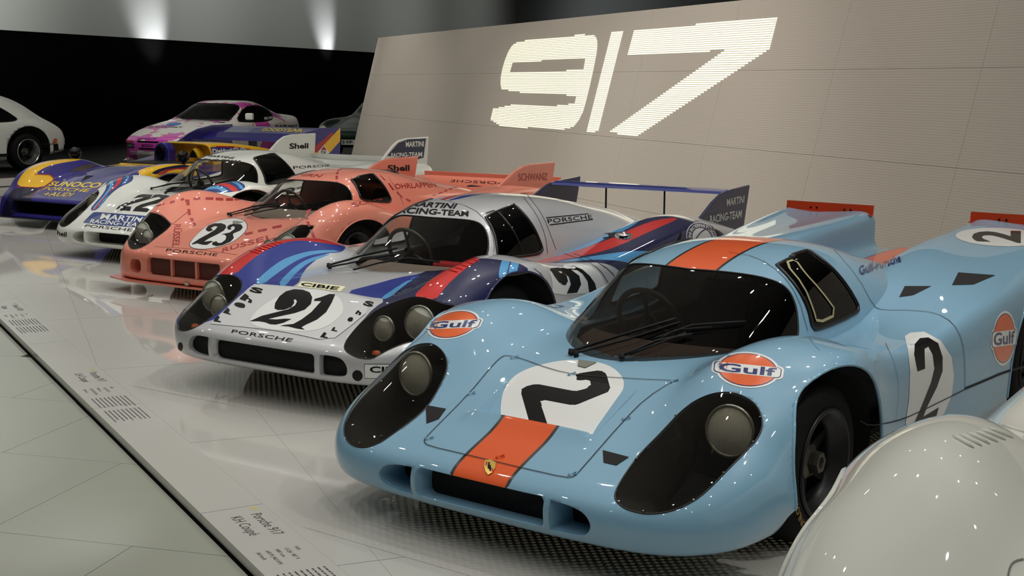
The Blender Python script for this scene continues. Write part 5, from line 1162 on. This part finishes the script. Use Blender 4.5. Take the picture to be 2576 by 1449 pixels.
for t, Q in (('SUNOCO', sa([(725, 832), (1500, 865), (1560, 783), (780, 760)])), ('PORSCHE', sa([(640, 892), (1360, 932), (1400, 875), (692, 848)])), ('+AUDI', sa([(650, 987), (1080, 997), (1142, 940), (690, 922)]))): SC.text(t, Q, YPRINT, .002, .03 if t == 'SUNOCO' else .01, .25)
SC.poly([sa([(1305, 672), (1430, 676), (1230, 768)])], BLACK, .002, 4, 'air_slot'); SC.poly([sa([(1060, 600), (1250, 520), (1470, 480), (1505, 515), (1300, 590), (1120, 618)])], mat('radiator_brown', (58, 40, 34), .6), .002, 6, 'radiator_outlet')
# cockpit opening, screen, head rest, engine cover
MB().box((0, .92, .60), (.86, .62, .12)).build('cockpit_rim', SYEL, SC.root, bevel=.04)
MB().box((0, .92, .645), (.78, .54, .05)).build('cockpit_well', BLACK, SC.root)
V = []; F = []
for i in range(13):
    a = math.pi*i/12; x, y = -.46*math.cos(a), .95-.40*math.sin(a); V += [(x, y, .62), (x*.97, y+.06*math.sin(a), .74-.02*math.sin(a))]
    if i: F.append((2*i-2, 2*i, 2*i+1, 2*i-1))
MB().add(V, F).build('wind_deflector', GLASS, SC.root, True)
hp = [(-.33, .60)]+[(-.2+.125*math.cos(a), .77+.125*math.sin(a)) for a in np.linspace(math.pi, 0, 13)]+[(-.07, .60)]
MB().prism([(x, z) for x, z in hp], 1, 1.13, 1.27).build('head_rest', SBLUE, SC.root, bevel=.02)
MB().prism([(-.2+.07*math.cos(a), .77+.095*math.sin(a)) for a in np.linspace(0, 2*math.pi, 20, endpoint=False)], 1, 1.10, 1.14).build('head_pad', mat('black_gloss', (8, 8, 9), .25, coat=.25, spec=.2), SC.root, bevel=.012)
ec_ = surf([row([0, .15, .3, .4, .47, .53], 1.30, [.895, .895, .89, .875, .81, .58]), row([0, .15, .3, .4, .47, .53], 1.5, [.90, .90, .895, .88, .82, .58]), row([0, .15, .3, .41, .48, .54], 1.9, [.875, .875, .87, .855, .80, .60]), row([0, .15, .3, .42, .5, .56], 2.4, [.80, .80, .797, .79, .75, .62]), row([0, .15, .3, .42, .5, .56], 2.9, [.70, .70, .70, .69, .67, .6])], 6, 6)
SC.bv = BVHTree.FromPolygons([Vector(v) for v in ec_.V], ec_.F); cvr = ec_.obj('engine_cover', [SYEL], SC.root, solid=.02)
MB().prism([(-.50, .6), (-.47, .80), (-.40, .87), (.40, .87), (.47, .80), (.50, .6)], 1, 1.40, 1.42).build('cover_bulkhead', SYEL, SC.root)
MB().prism([(.10, .70), (.31, .70), (.27, .78), (.205, .845), (.14, .78)], 1, 1.28, 1.40).build('intake_horn', SYEL, SC.root, bevel=.03); MB().prism([(.145, .715), (.275, .715), (.245, .775), (.207, .81), (.17, .775)], 1, 1.262, 1.275).build('intake_mouth', BLACK, SC.root)
SC.poly([sb([(1552, 216), (1900, 222), (2195, 268), (1588, 350)])], SRED, .002, 6, 'sticker', cvr); SC.poly([sb([(1575, 235), (1890, 240), (2110, 265), (1605, 332)])], mat('navy_sticker', (48, 40, 110), .4), .003, 6, 'sticker', cvr)
SC.text('DieHard', sb([(1612, 337), (1895, 317), (1880, 250), (1600, 262)]), DECALW, .004, .03, parent=cvr)
for c in ((1945, 285), (2052, 287)): SC.shape([u01(ell(1, 1))], cen(sb([c])[0], (8.5, 0), (0, -8)), mat('grey_print', (170, 172, 170), .5), .004, 4, 'sticker', cvr); SC.text('930', quad_sub(cen(sb([c])[0], (8.5, 0), (0, -8)), .2, .3, .8, .7), DECALK, .005, .02, parent=cvr)
for x, y, z in ((.74, .55, .775), (-.88, .38, .775)):
    m = MB().lathe([(0, -.075), (.05, -.06), (.075, 0), (.06, .045), (0, .06)], 20, 'y', (x, y, z)); o = m.build('mirror', MATS['black_gloss'], SC.root, True); MB().tube([(x, y, z-.06), (x, y+.02, z-.14)], .015, 8).build('mirror_stalk', BLACK, o, True)
# rear wing with end plates
EP = [(2.15, .75), (2.2, .858), (2.38, .945), (2.58, 1.01), (2.85, 1.052), (3.26, 1.055), (3.23, .69), (2.3, .69)]
for sd in (1, -1):
    f = plate(SC, 'plate', EP, sd*.955, .02, SBLUE); fo = f.build('wing_end_plate', SBLUE, SC.root); bvf = BVHTree.FromPolygons([Vector(v) for v in f.V], f.F)
    if sd > 0:
        SC.poly([wc([(495, 402), (505, 330), (700, 190), (880, 10), (940, 0), (700, 280), (620, 382)])], SRED, .002, 4, 'livery_band', fo, bvf); SC.poly([wc([(700, 275), (955, 5), (952, 215), (790, 397)])], SYEL, .002, 4, 'livery_band', fo, bvf); SC.poly([wc([(495, 405), (615, 382), (640, 428), (490, 428)])], SYEL, .002, 4, 'livery_band', fo, bvf)
        SC.poly([wc([(613, 378), (700, 275), (787, 395), (740, 424), (640, 426)])], DECALW, .0035, 4, 'sticker', fo, bvf); SC.poly([wc([(650, 352), (700, 292), (747, 357)])], SRED, .0045, 3, 'sticker', fo, bvf); SC.text('DX', wc([(655, 412), (740, 417), (740, 368), (655, 363)]), DECALK, .0045, .03, bv=bvf, parent=fo)
wgm = MB().prism([(2.62, .865), (2.66, .90), (2.85, .965), (3.15, 1.02), (3.25, 1.035), (3.25, 1.02), (3.1, .985), (2.85, .92)], 0, -.95, .95); wo = wgm.build('rear_wing', SBLUE, SC.root); bvw = BVHTree.FromPolygons([Vector(v) for v in wgm.V], wgm.F)
c7 = crop(300, 230, 3.22); SC.text('GOODYEAR', c7([(1150, 322), (1482, 333), (1492, 303), (1165, 298)]), YPRINT, .003, .03, .15, bv=bvw, parent=wo)
for x in (-.35, .35): MB().box((x, 3.0, .80), (.012, .16, .24)).build('wing_pylon', STEELD, SC.root)
# ------------------------------------------------------------------ road cars in the dark gallery
def road_car(name, label, pos, rot, z, net, mats, paintf, dark, wheels, pu=6, pv=6, sill=.16, arches=()):
    """one-piece body with cut windows; dark = outlines (pixels, side, ymin, ymax) of the glazing"""
    c = Car(name, label, pos, rot, z); b = surf(net, pu, pv); c.bv = b.bvh()
    if paintf: paintf(c, b)
    for yc, zc, r in arches: b.cut(np.maximum(sdf(b.V[:, 1:], arch(yc, zc, r, r)), .60-np.abs(b.V[:, 0])), 92, lambda ce, n: np.abs(ce[:, 0]) > .5)
    b.take({92}); gl = len(mats); G_ = []
    for poly, side, mir in dark:
        P = c.px(b.V, mir); b.cut(sdf(P, chaikin(poly, 1)), 94, (lambda ce, n, s_=side: (ce[:, 2] > .75) & ((ce[:, 0]*s_ > .2) if s_ else (np.abs(ce[:, 0]) < .75) & (n[:, 1] < -.15)))); g = b.take({94})
        if len(g.F): G_.append(g)
    c.body = b.obj('body', mats, c.root, solid=.01)
    for g in G_: o = g.obj('window', glass('dark_car_glass', (.10, .11, .12), 1.0), c.root); trim(g, .008, SEAL, 'window_seal', o)
    for key, x, y, r, w, kw in wheels:
        for sd in (1, -1): add_wheel(c, key, sd*x, y, r, w, **kw)
    MB().box((0, 1.2, .26), (1.25, 3.2, .06)).build('floor_pan', BLACK, c.root); MB().box((0, 1.5, .55), (1.0, 1.3, .55)).build('cabin_interior', BLACK, c.root, bevel=.1)
    return c
# white road car seen from behind its left rear wheel
XR = [0, .30, .52, .68, .80, .83, .79]
N11 = [row([0, .3, .5, .62, .7, .74, .74], -.85, .24), row([0, .3, .52, .65, .74, .78, .77], [-.98, -.97, -.94, -.88, -.78, -.65, -.5], .40), row([0, .3, .52, .66, .76, .80, .78], [-.92, -.92, -.9, -.84, -.74, -.62, -.45], [.60, .60, .62, .64, .62, .5, .25]),
 row([0, .3, .52, .67, .78, .81, .79], -.45, [.70, .70, .72, .80, .76, .6, .2]), row([0, .3, .52, .68, .79, .82, .79], .1, [.80, .80, .80, .86, .80, .62, .2]), row([0, .3, .54, .68, .79, .82, .79], .7, [.90, .90, .89, .88, .82, .62, .2]),
 row([0, .3, .53, .68, .79, .81, .78], 1.0, [1.12, 1.11, 1.05, .90, .82, .62, .18]), row([0, .3, .52, .68, .79, .81, .78], 1.3, [1.28, 1.27, 1.20, .91, .82, .62, .18]), row([0, .3, .52, .68, .79, .81, .78], 1.7, [1.31, 1.30, 1.23, .92, .82, .62, .18]),
 row([0, .3, .51, .67, .80, .82, .78], 2.1, [1.25, 1.24, 1.17, .93, .83, .64, .2]), row([0, .29, .48, .64, .80, .84, .80], 2.5, [1.12, 1.11, 1.05, .92, .82, .64, .2]), row([0, .28, .46, .62, .79, .835, .80], 2.8, [.97, .96, .92, .86, .77, .62, .25]),
 row([0, .28, .46, .62, .77, .82, .79], 3.02, [.84, .84, .82, .78, .72, .60, .28]), row([0, .28, .46, .62, .75, .80, .77], 3.16, [.70, .70, .69, .67, .64, .56, .30]), row([0, .28, .46, .6, .72, .77, .75], 3.2, [.5, .5, .5, .5, .5, .45, .32]), row([0, .28, .44, .58, .70, .74, .72], 3.16, .34)]
N11 = [[(x, y if y < 2.27 else 2.27+(y-2.27)*.78, z) for x, y, z in r] for r in N11]
k9 = crop(0, 240, 6.585)
RIM9 = mat('polished_rim', (176, 178, 176), .2, .85)
A9 = math.radians(2.6); rw = np.array([-17.46, 8.5]); yl = np.array([-math.sin(A9), math.cos(A9)]); xl = np.array([math.cos(A9), math.sin(A9)]); o9 = rw-yl*2.27-xl*.70
R9 = road_car('road_car', 'white road car with a fat silver-lipped rear wheel on the dark plinth', tuple(o9), 2.6, .146, N11, [paint('road_white_paint', (214, 216, 210))], None,
              [(k9([(-1300, 150), (-600, 90), (-200, 120), (0, 205), (100, 262), (200, 325), (290, 388), (278, 412), (200, 432), (0, 446), (-700, 460), (-1300, 470)]), 1, 1)],
              [('911', .68, 0, .30, .20, dict(rim=.21, dish=.09, face=RIM9)), ('911r', .66, 2.27, .31, .26, dict(rim=.215, dish=.12, face=RIM9, spoke_m=BLACK))], arches=((0, .31, .36), (2.27, .32, .42)))
R9.poly([k9([(868, 795), (890, 712), (945, 718), (945, 797)])], mat('orange_lens', (190, 84, 34), .2, coat=1), .003, 4, 'tail_lamp'); R9.poly([k9([(880, 805), (960, 800), (975, 945), (890, 950)])], BLACK, .004, 4, 'bumper_bellows')
MB().box((0, 3.03, .46), (1.40, .10, .16)).build('bumper', paint('road_white_paint', (214, 216, 210)), R9.root, bevel=.03); MB().box((.42, 3.09, .46), (.10, .06, .13)).build('bumper_guard', CHROME, R9.root, bevel=.02); MB().box((-.42, 3.09, .46), (.10, .06, .13)).build('bumper_guard', CHROME, R9.root, bevel=.02)
MB().box((.80, 1.1, .27), (.03, 1.5, .05)).build('sill_trim', BLACK, R9.root); R9.pline(k9([(690, 805), (880, 805)]), .012, GAP, .003, 0)
# pink and white rally-liveried road car
def patch_paint():
    m = paint('pink_white_livery', (226, 222, 216)); n = m.node_tree.nodes; l = m.node_tree.links; b = n['Principled BSDF']
    tc = n.new('ShaderNodeTexCoord'); t = n.new('ShaderNodeTexNoise'); t.inputs['Scale'].default_value = 1.9; t.inputs['Detail'].default_value = 3.5; t.inputs['Roughness'].default_value = .62
    r = n.new('ShaderNodeValToRGB'); r.color_ramp.interpolation = 'CONSTANT'; r.color_ramp.elements[0].color = lin((226, 222, 216))+(1,); r.color_ramp.elements[1].position = .505; r.color_ramp.elements[1].color = lin((206, 82, 178))+(1,)
    e = r.color_ramp.elements.new(.495); e.color = lin((226, 190, 110))+(1,)
    l.new(tc.outputs['Object'], t.inputs['Vector']); l.new(t.outputs['Fac'], r.inputs[0]); l.new(r.outputs[0], b.inputs['Base Color']); return m
N44 = [row([0, .3, .55, .68, .76, .80, .82], -.78, .20), row([0, .3, .56, .70, .79, .83, .84], [-.88, -.88, -.85, -.80, -.70, -.6, -.5], .30), row([0, .3, .56, .70, .79, .83, .84], [-.90, -.90, -.87, -.82, -.72, -.6, -.5], .50),
 row([0, .3, .57, .70, .80, .84, .84], [-.84, -.84, -.81, -.76, -.68, -.56, -.45], [.62, .62, .61, .60, .58, .5, .25]), row([0, .3, .58, .70, .80, .85, .83], -.45, [.72, .72, .71, .70, .68, .55, .22]), row([0, .32, .6, .72, .83, .87, .85], 0, [.82, .82, .81, .80, .77, .62, .22]),
 row([0, .32, .6, .72, .83, .87, .85], .45, [.90, .90, .89, .87, .82, .65, .22]), row([0, .32, .6, .72, .83, .86, .84], .64, [.93, .93, .92, .89, .83, .66, .2]), row([0, .3, .56, .72, .83, .86, .84], 1.0, [1.12, 1.11, 1.07, .92, .84, .66, .2]),
 row([0, .3, .54, .72, .83, .86, .84], 1.35, [1.25, 1.24, 1.19, .93, .84, .66, .2]), row([0, .3, .54, .72, .83, .86, .84], 1.7, [1.275, 1.265, 1.21, .93, .84, .66, .2]), row([0, .3, .54, .72, .84, .87, .84], 2.1, [1.25, 1.24, 1.17, .93, .85, .67, .2]),
 row([0, .3, .52, .72, .84, .87, .84], 2.6, [1.12, 1.11, 1.05, .93, .86, .68, .22]), row([0, .3, .52, .72, .83, .86, .83], 3.0, [1.0, .99, .96, .92, .86, .67, .25]), row([0, .3, .52, .70, .80, .83, .80], 3.25, [.93, .93, .92, .90, .84, .65, .3]), row([0, .3, .52, .70, .79, .82, .79], 3.3, .4)]
k4 = crop(300, 240, 8.05)
R4 = road_car('rally_car', 'white and pink patched road car with sponsor lettering in the dark gallery', (-17.4, 11.8), 21, 0, N44, [patch_paint()], None,
              [(k4([(1000, 170), (1650, 160), (2300, 170), (2440, 215), (2420, 300), (2200, 540), (2100, 560), (1800, 500), (1100, 470)]), 0, 0), (c7([(942, 245), (1010, 125), (1110, 112), (1205, 140), (1260, 225), (1160, 248), (1040, 250)]), 1, 1)],
              [('944', .70, 0, .30, .20, dict(rim=.2)), ('944r', .70, 2.4, .30, .22, dict(rim=.2))], arches=((0, .31, .35), (2.4, .31, .36)))
MAG = mat('magenta_print', (200, 70, 176), .4, coat=.6)
R4.poly([k4([(310, 870), (480, 830), (800, 850), (1000, 930), (900, 1120), (560, 1130), (380, 1100)])], MAG, .004, 6, 'nose_panel')
for P, m in (([(360, 915), (800, 935), (790, 965), (370, 950)], BLACK), ([(390, 1055), (800, 1075), (790, 1110), (410, 1090)], BLACK), ([(135, 905), (295, 915), (295, 945), (140, 935)], mat('indicator_red', (150, 60, 50), .3)), ([(140, 960), (300, 975), (310, 1060), (160, 1045)], BLACK), ([(160, 985), (290, 995), (292, 1045), (170, 1035)], mat('grey_lens', (120, 126, 124), .2))): R4.poly([k4(P)], m, .006, 4, 'front_detail')
for i in range(2): R4.pline(k4([(230, 1130+40*i), (400, 1150+36*i), (620, 1160+36*i)]), .02, mat('silver_line', (180, 182, 184), .4), .008, 0, name='bumper_line')
R4.shape([u01(ell(1, 1))], cen(k4([(1100, 585)])[0], (19, -1), (3, -3.4)), mat('blue_dot', (40, 120, 190), .4), .004, 5, 'sticker')
for t, Q, m in (('DUNLOP', k4([(370, 895), (740, 895), (770, 868), (400, 862)]), DECALK), ('BOSCH', k4([(460, 1035), (680, 1045), (680, 995), (460, 985)]), DECALK), ('BLAUPUNKT', k4([(570, 645), (1260, 660), (1300, 635), (620, 622)]), DECALK), ('BLAUPUNKT', c7([(1265, 293), (1440, 293), (1440, 270), (1265, 272)]), DECALK), ('RECARO', c7([(1175, 232), (1250, 220), (1247, 200), (1172, 210)]), DECALW)): R4.text(t, Q, m, .006, .02)
mm = MB().box((.93, .86, .98), (.16, .10, .13)); mm.build('door_mirror', paint('mirror_white', (220, 220, 214)), R4.root, bevel=.03)
# dark green car behind the end of the leaning wall
ng = [[(x*.95, y*.95, z*.98) for x, y, z in r] for r in N11]
R3 = road_car('road_car', 'dark green road car half hidden behind the leaning wall', (-18.0, 17.2), 20, 0, ng, [paint('dark_green_paint', (10, 44, 26))], None, [], [('356', .62, 0, .30, .16, dict(rim=.19)), ('356r', .62, 2.2, .30, .16, dict(rim=.19))], arches=((0, .3, .34), (2.2, .3, .34)))
for sx in (1, -1): lamp(R3, (sx*.56, -.80, .62), .09, (0, -1, .25), R3.root)
pb_ = MB().box((.25, -1.02, .36), (.52, .012, .11)).build('number_plate', mat('plate_white', (196, 198, 192), .5), R3.root); V, F = norm2d(text2d('S·FP 123', .02))
mesh_obj('plate_lettering', [(.01+.48*u, -1.0275, .325+.07*v) for u, v in V], F, DECALK, pb_, smooth=False)

for lx, ly, tx, ty, p in ((-15.6, 9.4, -17.2, 12.2, 420), (-13.8, 6.4, -17.2, 7.6, 330), (-15.5, 13.5, -17.8, 16.5, 160)): light('track_spot', 'SPOT', (lx, ly, 4.6), (tx, ty, .6), p, WARM, 0.06, spot=48, blend=0.8)
